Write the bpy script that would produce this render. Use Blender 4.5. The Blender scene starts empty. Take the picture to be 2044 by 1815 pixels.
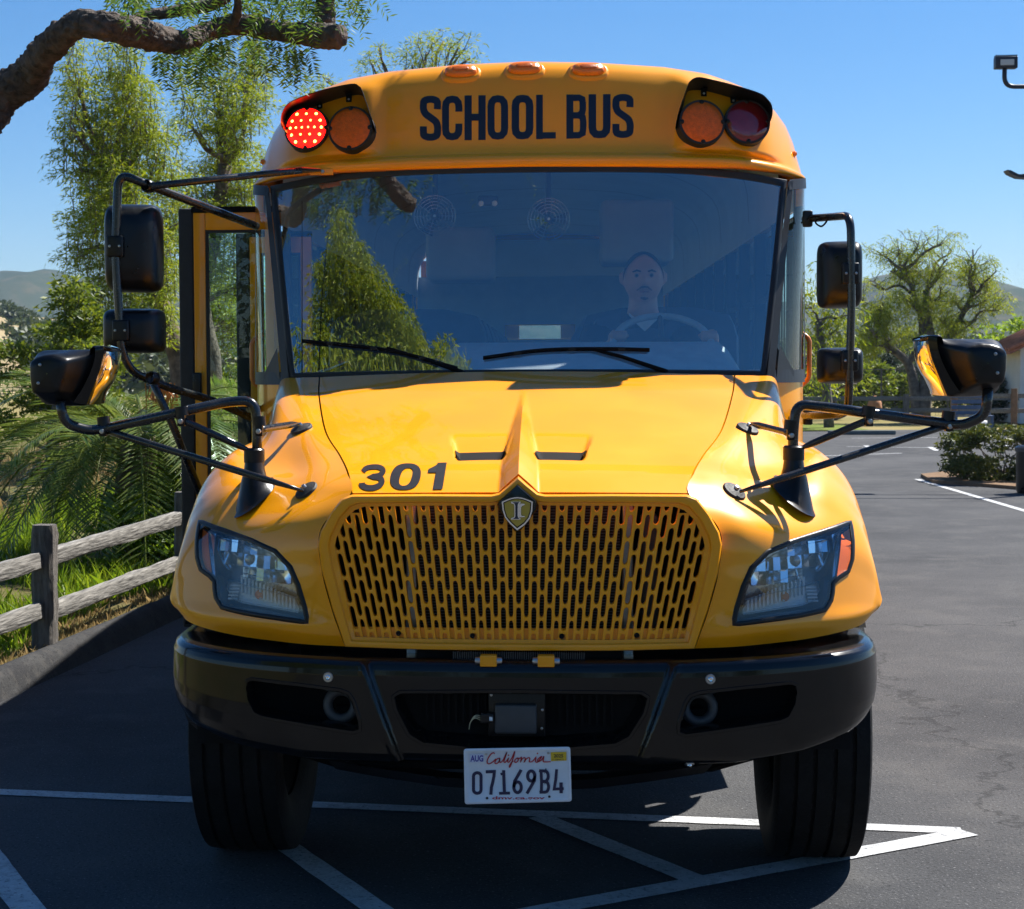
import bpy, bmesh, math, random
import numpy as np
from mathutils import Vector, Matrix, noise
from mathutils.bvhtree import BVHTree
from mathutils.geometry import delaunay_2d_cdt
R = math.radians
random.seed(7); np.random.seed(7)
scene = bpy.context.scene
COL = scene.collection

# ------------------------------------------------------------------ camera
# solved from the bus' own left/right symmetry; picture coordinates are those of a 2044 x 1815 view of the photograph
F_PX, CX, CY = 3394.44, 881.48, 891.88
CAM = Vector((0.105794, -5.329097, 1.808262))
YAW, PITCH, ROLL = R(-3.69111), R(2.59456), R(0.27423)
def unrot(u, w, d2):
    cr, sr, cp, sp, cy, sy = math.cos(ROLL), math.sin(ROLL), math.cos(PITCH), math.sin(PITCH), math.cos(YAW), math.sin(YAW)
    x = u*cr + w*sr; z2 = -u*sr + w*cr
    d = d2*cp + z2*sp; z = -d2*sp + z2*cp
    return Vector((cy*x + sy*d, -sy*x + cy*d, z))
def ray(px, py):
    return unrot((px-CX)/F_PX, -(py-CY)/F_PX, 1.0)
def P(px, py, y):            # the point seen at (px, py) that lies at depth y of the bus frame
    r = ray(px, py); return CAM + r*((y-CAM.y)/r.y)
def G(px, py, z=0.0):        # the point seen at (px, py) at height z
    r = ray(px, py); return CAM + r*((z-CAM.z)/r.z)
def PX(px, py, x):
    r = ray(px, py); return CAM + r*((x-CAM.x)/r.x)
cd = bpy.data.cameras.new('camera'); cam = bpy.data.objects.new('camera', cd); COL.objects.link(cam)
rt, up, fw = unrot(1,0,0), unrot(0,1,0), unrot(0,0,1)
cam.matrix_world = Matrix(((rt.x,up.x,-fw.x,CAM.x),(rt.y,up.y,-fw.y,CAM.y),(rt.z,up.z,-fw.z,CAM.z),(0,0,0,1)))
cd.sensor_fit = 'HORIZONTAL'; cd.sensor_width = 36.0; cd.lens = F_PX/2044*36
cd.shift_x = (1022-CX)/2044; cd.shift_y = -(907.5-CY)/2044
cd.dof.use_dof = True; cd.dof.focus_distance = 6.1; cd.dof.aperture_fstop = 14.0
cd.clip_start = 0.05; cd.clip_end = 20000
scene.camera = cam
# ------------------------------------------------------------------ sky, sun, exposure
SUN_DIR = Vector((0.59, 0.50, 1.0)).normalized()          # towards the sun: behind the bus, to its right in the picture
SUN_EL = math.asin(SUN_DIR.z); SUN_AZ = math.atan2(SUN_DIR.x, SUN_DIR.y)
world = bpy.data.worlds.new('World'); scene.world = world; world.use_nodes = True
wn = world.node_tree.nodes; wl = world.node_tree.links
sky = wn.new('ShaderNodeTexSky'); sky.sky_type = 'NISHITA'; sky.sun_disc = False
sky.sun_elevation = SUN_EL; sky.sun_rotation = SUN_AZ
sky.altitude = 300; sky.air_density = 1.0; sky.dust_density = 0.4; sky.ozone_density = 8.0
bg = wn['Background']; bg.inputs['Strength'].default_value = 0.055
hsv = wn.new('ShaderNodeHueSaturation'); hsv.inputs['Saturation'].default_value = 1.2           # the clear, deep sky of the photograph, all round alike
wl.new(sky.outputs[0], hsv.inputs['Color']); wl.new(hsv.outputs[0], bg.inputs[0])
sd = bpy.data.lights.new('sun', 'SUN'); sd.energy = 4.6; sd.angle = R(0.53); sd.color = (1.0, 0.965, 0.905)
sun = bpy.data.objects.new('sun', sd); COL.objects.link(sun)
sun.rotation_euler = SUN_DIR.to_track_quat('Z', 'Y').to_euler(); sun.location = (8, 6, 20)
vs = scene.view_settings; vs.view_transform = 'Standard'; vs.look = 'None'; vs.exposure = 1.25; vs.gamma = 1.0; vs.use_curve_mapping = False
scene.cycles.use_denoising = True
scene.cycles.max_bounces = 7; scene.cycles.diffuse_bounces = 3; scene.cycles.glossy_bounces = 4; scene.cycles.transparent_max_bounces = 24
scene.cycles.caustics_reflective = False; scene.cycles.caustics_refractive = False
scene.cycles.sample_clamp_indirect = 6.0

# ------------------------------------------------------------------ materials
def mat(name, col, rough=0.5, metal=0.0, coat=0.0, coat_rough=0.03, var=0.0, vscale=8.0, bump=0.0, bscale=60.0, spec=0.5, sss=0.0, emit=None, es=0.0, col2=None, detail=4.0, vrough=0.0, stretch=None, coord='Object'):
    m = bpy.data.materials.new(name); m.use_nodes = True
    nt = m.node_tree; b = nt.nodes['Principled BSDF']
    b.inputs['Base Color'].default_value = (*col, 1); b.inputs['Roughness'].default_value = rough
    b.inputs['Metallic'].default_value = metal; b.inputs['Coat Weight'].default_value = coat
    b.inputs['Coat Roughness'].default_value = coat_rough; b.inputs['Specular IOR Level'].default_value = spec
    if emit: b.inputs['Emission Color'].default_value = (*emit, 1); b.inputs['Emission Strength'].default_value = es
    if var or col2 or bump or vrough:
        tc = nt.nodes.new('ShaderNodeTexCoord'); src = tc.outputs[coord]
        if stretch:
            mp = nt.nodes.new('ShaderNodeMapping'); mp.inputs['Scale'].default_value = stretch
            nt.links.new(src, mp.inputs[0]); src = mp.outputs[0]
        if var or col2 or vrough:
            n = nt.nodes.new('ShaderNodeTexNoise'); n.inputs['Scale'].default_value = vscale; n.inputs['Detail'].default_value = detail
            n.inputs['Roughness'].default_value = 0.6
            nt.links.new(src, n.inputs['Vector'])
            rp = nt.nodes.new('ShaderNodeMapRange'); rp.inputs[1].default_value = 0.3; rp.inputs[2].default_value = 0.7
            nt.links.new(n.outputs['Fac'], rp.inputs[0])
            if var or col2:
                mx = nt.nodes.new('ShaderNodeMix'); mx.data_type = 'RGBA'
                c1 = tuple(max(0, c*(1-var)) for c in col); c2 = col2 if col2 else tuple(min(1, c*(1+var)) for c in col)
                mx.inputs[6].default_value = (*c1, 1); mx.inputs[7].default_value = (*c2, 1)
                nt.links.new(rp.outputs[0], mx.inputs[0]); nt.links.new(mx.outputs[2], b.inputs['Base Color'])
            if vrough:
                rr = nt.nodes.new('ShaderNodeMapRange'); rr.inputs[3].default_value = max(0, rough-vrough); rr.inputs[4].default_value = rough+vrough
                nt.links.new(rp.outputs[0], rr.inputs[0]); nt.links.new(rr.outputs[0], b.inputs['Roughness'])
        if bump:
            n2 = nt.nodes.new('ShaderNodeTexNoise'); n2.inputs['Scale'].default_value = bscale; n2.inputs['Detail'].default_value = 5
            nt.links.new(src, n2.inputs['Vector'])
            bp = nt.nodes.new('ShaderNodeBump'); bp.inputs['Strength'].default_value = bump; bp.inputs['Distance'].default_value = 0.02
            nt.links.new(n2.outputs['Fac'], bp.inputs['Height']); nt.links.new(bp.outputs[0], b.inputs['Normal'])
    return m
def glass(name, tint, refl_min, rough=0.0, ior=1.5, dirt=0.0):
    m = bpy.data.materials.new(name); m.use_nodes = True; nt = m.node_tree; nt.nodes.clear()
    out = nt.nodes.new('ShaderNodeOutputMaterial'); tr = nt.nodes.new('ShaderNodeBsdfTransparent'); tr.inputs[0].default_value = (*tint, 1)
    gl = nt.nodes.new('ShaderNodeBsdfGlossy'); gl.inputs['Roughness'].default_value = rough; gl.inputs[0].default_value = (1, 1, 1, 1)
    fr = nt.nodes.new('ShaderNodeFresnel'); fr.inputs[0].default_value = ior
    mr = nt.nodes.new('ShaderNodeMapRange'); mr.inputs[1].default_value = 0.0; mr.inputs[3].default_value = refl_min; mr.inputs[4].default_value = 1.0
    nt.links.new(fr.outputs[0], mr.inputs[0])
    mx = nt.nodes.new('ShaderNodeMixShader'); nt.links.new(mr.outputs[0], mx.inputs[0]); nt.links.new(tr.outputs[0], mx.inputs[1]); nt.links.new(gl.outputs[0], mx.inputs[2])
    last = mx
    if dirt:
        df = nt.nodes.new('ShaderNodeBsdfDiffuse'); df.inputs[0].default_value = (.5, .5, .48, 1)
        tc = nt.nodes.new('ShaderNodeTexCoord'); n = nt.nodes.new('ShaderNodeTexNoise'); n.inputs['Scale'].default_value = 70; n.inputs['Detail'].default_value = 6
        nt.links.new(tc.outputs['Object'], n.inputs['Vector'])
        m2 = nt.nodes.new('ShaderNodeMapRange'); m2.inputs[1].default_value = .55; m2.inputs[2].default_value = .8; m2.inputs[3].default_value = 0; m2.inputs[4].default_value = dirt
        nt.links.new(n.outputs['Fac'], m2.inputs[0])
        mz = nt.nodes.new('ShaderNodeMixShader'); nt.links.new(m2.outputs[0], mz.inputs[0]); nt.links.new(mx.outputs[0], mz.inputs[1]); nt.links.new(df.outputs[0], mz.inputs[2]); last = mz
    nt.links.new(last.outputs[0], out.inputs[0])
    return m
M = {}
M['paint'] = mat('bus_yellow_paint', (.97, .350, .0005), .34, coat=.7, coat_rough=.010, var=.04, vscale=3.0, spec=.2, vrough=.06)
M['black_gloss'] = mat('bumper_black_paint', (.0035, .0036, .0042), .20, coat=.3, coat_rough=.03, var=.25, vscale=5, vrough=.06, spec=.25)
M['black_plastic'] = mat('black_plastic', (.004, .0043, .0052), .34, spec=.35, var=.3, vscale=20, bump=.05, bscale=400, vrough=.08)
M['black_tube'] = mat('black_coated_tube', (.010, .0105, .012), .27, coat=.3, var=.3, vscale=25, vrough=.08)
M['black_matt'] = mat('black_matt', (.004, .004, .0045), .75, spec=.15)
M['rubber'] = mat('rubber', (.014, .014, .0145), .62, var=.3, vscale=18, bump=.15, bscale=90)
M['tyre'] = mat('tyre_rubber', (.007, .007, .0074), .75, spec=.2, var=.35, vscale=12, bump=.2, bscale=70)
M['chrome'] = mat('chrome', (.86, .87, .88), .08, metal=1, var=.03, vscale=10)
M['steel'] = mat('steel', (.42, .42, .43), .32, metal=1, var=.2, vscale=40)
M['navy'] = mat('navy_letter_vinyl', (.006, .010, .026), .42, var=.15, vscale=30)
M['decal'] = mat('black_number_vinyl', (.010, .010, .011), .45, var=.2, vscale=40)
M['amber'] = mat('amber_lens', (.70, .125, .001), .28, spec=.3, coat=.12, var=.2, vscale=60, bump=.3, bscale=260)
M['amber_marker'] = mat('amber_marker_lens', (1.0, .22, .003), .2, coat=.3, var=.1, vscale=50, bump=.25, bscale=180)
M['orange_reflector'] = mat('orange_reflector', (1.0, .17, .006), .15, coat=.8, bump=.3, bscale=300)
M['red_lens'] = mat('dark_red_lens', (.16, .004, .008), .10, coat=1, var=.15, vscale=40)
M['red_lit'] = mat('lit_red_lens', (.5, .004, .004), .25, coat=.3, emit=(1, .003, .0015), es=3.0, var=.3, vscale=90, bump=.4, bscale=220)
M['led'] = mat('lit_red_led', (1, .4, .2), .3, emit=(1, .50, .08), es=4.0)
M['lamp_clear'] = glass('headlamp_lens', (.96, .97, .98), .03, ior=1.4)
M['reflector'] = mat('headlamp_reflector', (.90, .93, .96), .16, metal=1, bump=.05, bscale=30)
M['lamp_ribbed'] = mat('ribbed_clear_plastic', (.80, .83, .86), .18, metal=.35, bump=.5, bscale=190)
M['lamp_dark'] = mat('lamp_bezel', (.22, .24, .27), .22, metal=.85)
M['windshield'] = glass('windshield_glass', (.84, .94, .98), .27, ior=1.5, dirt=.004)
M['side_glass'] = glass('side_window_glass', (.86, .96, .94), .04, ior=1.22)
M['door_glass'] = glass('door_glass', (.86, .97, .94), .01, ior=1.25)
M['frame_black'] = mat('glazing_rubber', (.006, .007, .010), .5, var=.2, vscale=20)
M['white_plate'] = mat('plate_white', (.72, .74, .78), .38, var=.05, vscale=14, bump=.03, bscale=40)
M['plate_navy'] = mat('plate_navy_ink', (.012, .013, .060), .4)
M['plate_blue'] = mat('plate_blue_ink', (.03, .02, .28), .4)
M['plate_red'] = mat('plate_red_ink', (.48, .012, .025), .4)
M['plate_yellow'] = mat('plate_yellow_sticker', (.74, .46, .02), .4)
M['ink_black'] = mat('black_ink', (.01, .01, .012), .4)
M['gold'] = mat('emblem_gold', (.52, .33, .02), .3, coat=.8)
M['radiator'] = mat('radiator_core', (.012, .012, .013), .6)
M['fin'] = mat('radiator_fin', (.10, .105, .11), .4, metal=.7)
M['grey_plastic'] = mat('dark_grey_plastic', (.05, .053, .058), .5, var=.15, vscale=15)
M['dash'] = mat('dashboard_plastic', (.40, .46, .49), .55, var=.1, vscale=12, bump=.06, bscale=300)
M['seat_vinyl'] = mat('seat_vinyl', (.045, .07, .14), .5, var=.2, vscale=6)
M['liner'] = mat('ceiling_liner', (.85, .87, .87), .55, var=.06, vscale=3)
M['wallpanel'] = mat('interior_panel', (.34, .38, .40), .55, var=.1, vscale=4)
M['floor_rubber'] = mat('bus_floor', (.06, .026, .028), .7)
M['rim'] = mat('wheel_rim', (.05, .05, .05), .5, metal=.3)
M['skin'] = mat('skin', (.60, .33, .23), .5, var=.1, vscale=14)
M['shirt'] = mat('dark_navy_shirt', (.012, .016, .03), .8, var=.2, vscale=20)
M['undershirt'] = mat('white_undershirt', (.75, .77, .78), .8)
M['hair'] = mat('dark_hair', (.012, .009, .008), .6)
M['eye'] = mat('eye_white', (.20, .15, .13), .3)

# ------------------------------------------------------------------ mesh helpers
def link(o, parent=None, loc=None):
    COL.objects.link(o)
    if parent is not None:
        o.parent = parent; o.matrix_parent_inverse = Matrix.Translation(-Vector(parent.get('_base', (0,0,0))))
    return o
def mk(name, verts, faces, m, parent=None, smooth=False, auto=None):
    me = bpy.data.meshes.new(name)
    me.from_pydata([tuple(v) for v in verts], [], faces)
    if smooth or auto is not None:
        me.polygons.foreach_set('use_smooth', [True]*len(me.polygons))
        if auto is not None: me.set_sharp_from_angle(angle=R(auto))
    if isinstance(m, str): m = M[m]
    me.materials.append(m); me.update()
    o = bpy.data.objects.new(name, me)
    return link(o, parent)
def bm_obj(name, bm, m, parent=None, smooth=False, auto=None):
    bmesh.ops.recalc_face_normals(bm, faces=bm.faces)
    me = bpy.data.meshes.new(name); bm.to_mesh(me); bm.free()
    if smooth or auto is not None:
        me.polygons.foreach_set('use_smooth', [True]*len(me.polygons))
        if auto is not None: me.set_sharp_from_angle(angle=R(auto))
    me.materials.append(M[m] if isinstance(m, str) else m)
    return link(bpy.data.objects.new(name, me), parent)
def thing(name, loc, label, cat, group=None):
    o = bpy.data.objects.new(name, None); o.empty_display_size = .2; o.location = loc; COL.objects.link(o)
    o['_base'] = tuple(loc); tag(o, label, cat, group); return o
def tag(o, label=None, cat=None, group=None, kind=None):
    if label: o['label'] = label
    if cat: o['category'] = cat
    if group: o['group'] = group
    if kind: o['kind'] = kind
    return o
class MB:
    """collects pieces of ONE part"""
    def __init__(s): s.v = []; s.f = []
    def add(s, v, f):
        n = len(s.v); s.v += [Vector(x) for x in v]; s.f += [tuple(i+n for i in q) for q in f]; return s
    def box(s, lo, hi, mtx=None, bev=0.0):
        bm = bmesh.new(); bmesh.ops.create_cube(bm, size=1)
        lo, hi = Vector(lo), Vector(hi)
        for v in bm.verts: v.co = Vector(((lo.x+hi.x)/2+v.co.x*(hi.x-lo.x), (lo.y+hi.y)/2+v.co.y*(hi.y-lo.y), (lo.z+hi.z)/2+v.co.z*(hi.z-lo.z)))
        if bev: bmesh.ops.bevel(bm, geom=bm.edges[:], offset=bev, segments=3, profile=.5, affect='EDGES')
        if mtx: bmesh.ops.transform(bm, matrix=mtx, verts=bm.verts)
        bm.verts.index_update()
        s.add([v.co.copy() for v in bm.verts], [tuple(v.index for v in f.verts) for f in bm.faces]); bm.free(); return s
    def tube(s, pts, r, n=12, caps=True):
        pts = [Vector(p) for p in pts]; k = len(pts); rs = r if hasattr(r, '__len__') else [r]*k
        t = (pts[1]-pts[0]).normalized(); a = Vector((0,0,1)) if abs(t.z) < .9 else Vector((1,0,0))
        nrm = t.cross(a).normalized(); v = []; f = []
        for i, p in enumerate(pts):
            t2 = ((pts[min(i+1,k-1)]-pts[max(i-1,0)])).normalized()
            q = t.rotation_difference(t2); nrm = (q @ nrm); nrm = (nrm - t2*nrm.dot(t2)).normalized(); t = t2
            b = t.cross(nrm)
            for j in range(n):
                c = 2*math.pi*j/n; v.append(p + (nrm*math.cos(c)+b*math.sin(c))*rs[i])
        for i in range(k-1):
            for j in range(n): f.append((i*n+j, i*n+(j+1)%n, (i+1)*n+(j+1)%n, (i+1)*n+j))
        if caps: f.append(tuple(range(n))[::-1]); f.append(tuple((k-1)*n+j for j in range(n)))
        return s.add(v, f)
    def lathe(s, prof, c, axis, n=32, a0=0, a1=2*math.pi):
        """prof: (radius, along) pairs round 'axis' through c"""
        axis = Vector(axis).normalized(); a = Vector((0,0,1)) if abs(axis.z) < .9 else Vector((1,0,0))
        e1 = axis.cross(a).normalized(); e2 = axis.cross(e1); full = abs(a1-a0-2*math.pi) < 1e-6
        m = n if full else n+1; v = []; f = []
        for r, h in prof:
            for j in range(m):
                t = a0+(a1-a0)*j/n; v.append(Vector(c)+axis*h+(e1*math.cos(t)+e2*math.sin(t))*r)
        for i in range(len(prof)-1):
            for j in range(n): f.append((i*m+j, i*m+(j+1)%m, (i+1)*m+(j+1)%m, (i+1)*m+j))
        return s.add(v, f)
    def prism(s, poly, off):
        """closed solid: polygon (3D points, planar-ish) swept by the vector off"""
        n = len(poly); off = Vector(off); v = [Vector(p) for p in poly]+[Vector(p)+off for p in poly]
        f = [tuple(range(n)), tuple(range(2*n-1, n-1, -1))]+[(i, (i+1)%n, n+(i+1)%n, n+i)[::-1] for i in range(n)]
        return s.add(v, f)
    def grid(s, rows, closed_u=False):
        """rows of equal length"""
        nr, nc = len(rows), len(rows[0]); v = [p for r in rows for p in r]; f = []
        for i in range(nr-1):
            for j in range(nc if closed_u else nc-1):
                k = (j+1) % nc; f.append((i*nc+j, i*nc+k, (i+1)*nc+k, (i+1)*nc+j))
        return s.add(v, f)
    def build(s, name, m, parent=None, smooth=False, auto=None):
        bm = bmesh.new(); vs_ = [bm.verts.new(x) for x in s.v]
        for q in s.f:
            try: bm.faces.new([vs_[i] for i in q])
            except ValueError: pass
        return bm_obj(name, bm, m, parent, smooth, auto)
def fillet(pts, r, n=6):
    """round the corners of a polyline"""
    pts = [Vector(p) for p in pts]; out = [pts[0]]
    for i in range(1, len(pts)-1):
        a, b, c = pts[i-1], pts[i], pts[i+1]; d1 = (a-b); d2 = (c-b)
        k = min(r, d1.length*.48, d2.length*.48); p0 = b+d1.normalized()*k; p2 = b+d2.normalized()*k
        for j in range(n+1):
            t = j/n; out.append(p0*(1-t)**2+b*2*t*(1-t)+p2*t*t)
    out.append(pts[-1]); return out
def crom(p, t):
    """Catmull-Rom through a list of vectors/arrays, t in 0..len-1"""
    n = len(p); i = min(int(t), n-2); u = t-i
    p1, p2 = p[i], p[i+1]; p0 = p[i-1] if i > 0 else p1*2-p2; p3 = p[i+2] if i+2 < n else p2*2-p1
    return (p1*2+(p2-p0)*u+(p0*2-p1*5+p2*4-p3)*u*u+(p1*3-p0-p2*3+p3)*u**3)*.5
def smooth_line(pts, n):
    pts = [Vector(p) for p in pts]; k = len(pts)-1
    return [crom(pts, k*i/n) for i in range(n+1)]
def mirror(o, name=None, parent=None):
    """the same part on the other side of the bus (X -> -X)"""
    me = o.data.copy(); me.transform(Matrix.Diagonal((-1,1,1,1))); me.flip_normals()
    c = bpy.data.objects.new(name or o.name.split('.')[0], me)
    return link(c, parent if parent is not None else o.parent)
def Z(x0, y0, w, ow=2044):
    """converter from a zoomed crop of the photograph to the 2044-wide picture coordinates"""
    k = w/ow
    return lambda x, y: ((x0+x*k)*.8176, (y0+y*k)*.8176)
def sstep(a, b, x):
    t = max(0., min(1., (x-a)/(b-a))); return t*t*(3-2*t)
def lerp(a, b, t): return a+(b-a)*t
def interp(x, xs, ys): return float(np.interp(x, xs, ys))
def bvh(o): 
    me = o.data; return BVHTree.FromPolygons([v.co for v in me.vertices], [tuple(p.vertices) for p in me.polygons])
def cast(tree, px, py, off=.002):
    """drop a picture point on to a surface that is already built, lifted by off along its normal"""
    r = ray(px, py).normalized(); loc, nrm, i, d = tree.ray_cast(CAM, r)
    if loc is None:                                       # just past an edge: the nearest point of the surface
        best = None
        for k in range(60):
            l, n, i2, dd = tree.find_nearest(CAM+r*(5+k*.07))
            if l is not None and (best is None or dd < best[0]): best = (dd, l, n)
        loc, nrm = best[1], best[2]
    if nrm.dot(r) > 0: nrm = -nrm
    return loc+nrm*off
def in_poly(x, y, poly):
    c = False; n = len(poly); j = n-1
    for i in range(n):
        xi, yi = poly[i][0], poly[i][1]; xj, yj = poly[j][0], poly[j][1]
        if (yi > y) != (yj > y) and x < (xj-xi)*(y-yi)/(yj-yi)+xi: c = not c
        j = i
    return c
def ribbon(pts, w, closed=False):
    """flat stroke in 2D: (verts, quads)"""
    pts = [Vector((p[0], p[1])) for p in pts]; n = len(pts); ws = w if hasattr(w, '__len__') else [w]*n; v = []
    for i in range(n):
        a = pts[(i-1) % n] if (closed or i > 0) else None; b = pts[(i+1) % n] if (closed or i < n-1) else None
        d1 = (pts[i]-a).normalized() if a is not None else None; d2 = (b-pts[i]).normalized() if b is not None else None
        if d1 is None: d1 = d2
        if d2 is None: d2 = d1
        n1 = Vector((-d1.y, d1.x)); n2 = Vector((-d2.y, d2.x)); m = (n1+n2)
        m = m.normalized() if m.length > 1e-6 else n1
        k = ws[i]/2/max(.45, m.dot(n1)); v += [pts[i]+m*k, pts[i]-m*k]
    f = [(2*i, 2*i+1, 2*((i+1) % n)+1, 2*((i+1) % n)) for i in range(n if closed else n-1)]
    return v, f
def arc(cx, cy, rx, ry, a0, a1, n=10):
    return [(cx+rx*math.cos(R(a0+(a1-a0)*i/n)), cy+ry*math.sin(R(a0+(a1-a0)*i/n))) for i in range(n+1)]
def fill_poly(poly, step):
    """triangulated polygon with inner points: 2D verts, tris"""
    xs = [p[0] for p in poly]; ys = [p[1] for p in poly]; n = len(poly)
    pts = [Vector(p) for p in poly]; edges = [(i, (i+1) % n) for i in range(n)]
    x = min(xs)+step*.5
    while x < max(xs):
        y = min(ys)+step*.5
        while y < max(ys):
            if in_poly(x, y, poly): pts.append(Vector((x, y)))
            y += step
        x += step
    v, e, f, *_ = delaunay_2d_cdt(pts, edges, [], 1, 1e-6)
    return v, f
def densify(poly, step, closed=True):
    out = []; n = len(poly)
    for i in range(n if closed else n-1):
        a = Vector(poly[i]); b = Vector(poly[(i+1) % n]); k = max(1, int((b-a).length/step))
        out += [a.lerp(b, j/k) for j in range(k)]
    if not closed: out.append(Vector(poly[-1]))
    return out
# ================================================================== THE SETTING
def node_ground(name, c1, c2, c3, scale, rough=.9, bump=.3, bscale=200, speck=0.0, crack=False):
    m = bpy.data.materials.new(name); m.use_nodes = True; nt = m.node_tree; b = nt.nodes['Principled BSDF']; b.inputs['Roughness'].default_value = rough; b.inputs['Specular IOR Level'].default_value = .08
    tc = nt.nodes.new('ShaderNodeTexCoord'); L = nt.links.new
    def nz(s, d=5):
        n = nt.nodes.new('ShaderNodeTexNoise'); n.inputs['Scale'].default_value = s; n.inputs['Detail'].default_value = d; n.inputs['Roughness'].default_value = .62; L(tc.outputs['Object'], n.inputs['Vector']); return n
    def mixc(f, a, c):
        x = nt.nodes.new('ShaderNodeMix'); x.data_type = 'RGBA'; L(f, x.inputs[0])
        for k, q in ((6, a), (7, c)):
            if isinstance(q, tuple): x.inputs[k].default_value = (*q, 1)
            else: L(q, x.inputs[k])
        return x.outputs[2]
    def rng(o, a, c):
        r = nt.nodes.new('ShaderNodeMapRange'); r.inputs[1].default_value = a; r.inputs[2].default_value = c; L(o, r.inputs[0]); return r.outputs[0]
    col = mixc(rng(nz(scale).outputs[0], .35, .65), c1, c2)
    col = mixc(rng(nz(scale*4.3).outputs[0], .5, .8), col, c3)
    if speck:
        col = mixc(rng(nz(85, 2).outputs[0], .60, .74), col, tuple(min(1, c*(1+speck)) for c in c2))
        col = mixc(rng(nz(62, 2).outputs[0], .58, .72), col, tuple(c*.45 for c in c1))
    if crack:
        v = nt.nodes.new('ShaderNodeTexVoronoi'); v.feature = 'DISTANCE_TO_EDGE'; v.inputs['Scale'].default_value = .085
        wn_ = nz(.9, 6); ad = nt.nodes.new('ShaderNodeVectorMath'); ad.operation = 'MULTIPLY_ADD'; ad.inputs[1].default_value = (1.6,1.6,1.6); L(wn_.outputs['Color'], ad.inputs[0]); L(tc.outputs['Object'], ad.inputs[2]); L(ad.outputs[0], v.inputs['Vector'])
        cm = nt.nodes.new('ShaderNodeMath'); cm.operation = 'MULTIPLY'; cm.inputs[1].default_value = .45; L(rng(v.outputs['Distance'], .0022, .0008), cm.inputs[0])
        col = mixc(cm.outputs[0], col, tuple(c*.4 for c in c1))
    L(col, b.inputs['Base Color'])
    bp = nt.nodes.new('ShaderNodeBump'); bp.inputs['Strength'].default_value = bump; bp.inputs['Distance'].default_value = .012; L(nz(bscale, 4).outputs[0], bp.inputs['Height']); L(bp.outputs[0], b.inputs['Normal'])
    return m
M['asphalt'] = node_ground('asphalt', (.052,.053,.056), (.086,.086,.088), (.104,.102,.100), .45, .88, .8, 75, 1.3, True)
M['berm'] = node_ground('asphalt_kerb', (.034,.034,.036), (.055,.055,.055), (.075,.07,.066), 3, .9, .5, 120, .4)
M['earth'] = node_ground('dry_field', (.20,.165,.065), (.26,.205,.09), (.10,.12,.03), .12, .95, .4, 30)
M['verge'] = node_ground('verge_soil', (.07,.085,.02), (.13,.10,.045), (.16,.115,.06), .9, .95, .6, 40)
M['line'] = node_ground('road_paint', (.42,.43,.44), (.55,.55,.55), (.24,.24,.245), 5, .8, .7, 75, .25)
M['soil'] = node_ground('planter_soil', (.16,.10,.06), (.24,.16,.10), (.12,.08,.05), 3, .95, .8, 40)
# ground to the horizon
gnd = MB(); nr = [0, 20, 60, 150, 400, 1200, 4000, 9000]
gnd.grid([[Vector((r*math.cos(a), r*math.sin(a), -.03 if r < 5000 else -.2)) for a in [2*math.pi*k/48 for k in range(48)]] for r in [.01]+nr[1:]], True)
tag(gnd.build('ground', 'earth', None), kind='structure')
KA, KB = Vector((-2.91,3.75,0)), Vector((-2.63,6.75,0)); kd = (KB-KA).normalized(); kn = Vector((-kd.y, kd.x, 0))     # kn points to the verge
def kp(s, off, z): p = KA+kd*s+kn*off; return Vector((p.x, p.y, z))
lot = MB(); lot.grid([[kp(s, -.0-0, 0) if k == 0 else Vector((60, KA.y+s, 0)) if k == 2 else Vector((4, KA.y+s, 0)) for k in (0,1,2)] for s in (-150,-60,-20,-5,5,20,41)])
tag(lot.build('parking_lot', 'asphalt', None), kind='structure')
# rolled asphalt kerb
rows = []
for i in range(181):
    s = -16+44*i/180; n1 = noise.noise(Vector((s*1.3, 0, 3)))*.012; n2 = noise.noise(Vector((s*3.1, 5, 3)))*.008
    rows.append([kp(s, o+n1, z+(n2 if 0 < z < .2 else 0)) for o, z in ((-.02,-.02),(0,.012),(.016,.05),(.032,.095),(.06,.132),(.10,.146),(.14,.142),(.17,.125),(.19,.08))])
tag(MB().grid(rows).build('kerb', 'berm', None, smooth=True), kind='structure')
# verge beyond the kerb
rows = []
for i in range(121):
    s = -16+60*i/120; rw = []
    for o in (.15,.4,.7,1.0,1.5,2.2,3.0,4.5,6.5,9,13,18):
        z = .10+.06*noise.noise(Vector((s*.35, o*.5, 1)))*min(1, o)-.0*o; z -= .012*max(0, o-6)**1.0; rw.append(kp(s, o, max(z, -.028)))
    rows.append(rw)
verge = MB().grid(rows); T_v = BVHTree.FromPolygons(verge.v, verge.f); tag(verge.build('verge', 'verge', None, smooth=True), kind='structure')
def vz(x, y):
    l = T_v.ray_cast(Vector((x, y, 5)), Vector((0,0,-1)))[0]; return l.z if l else 0
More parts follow.
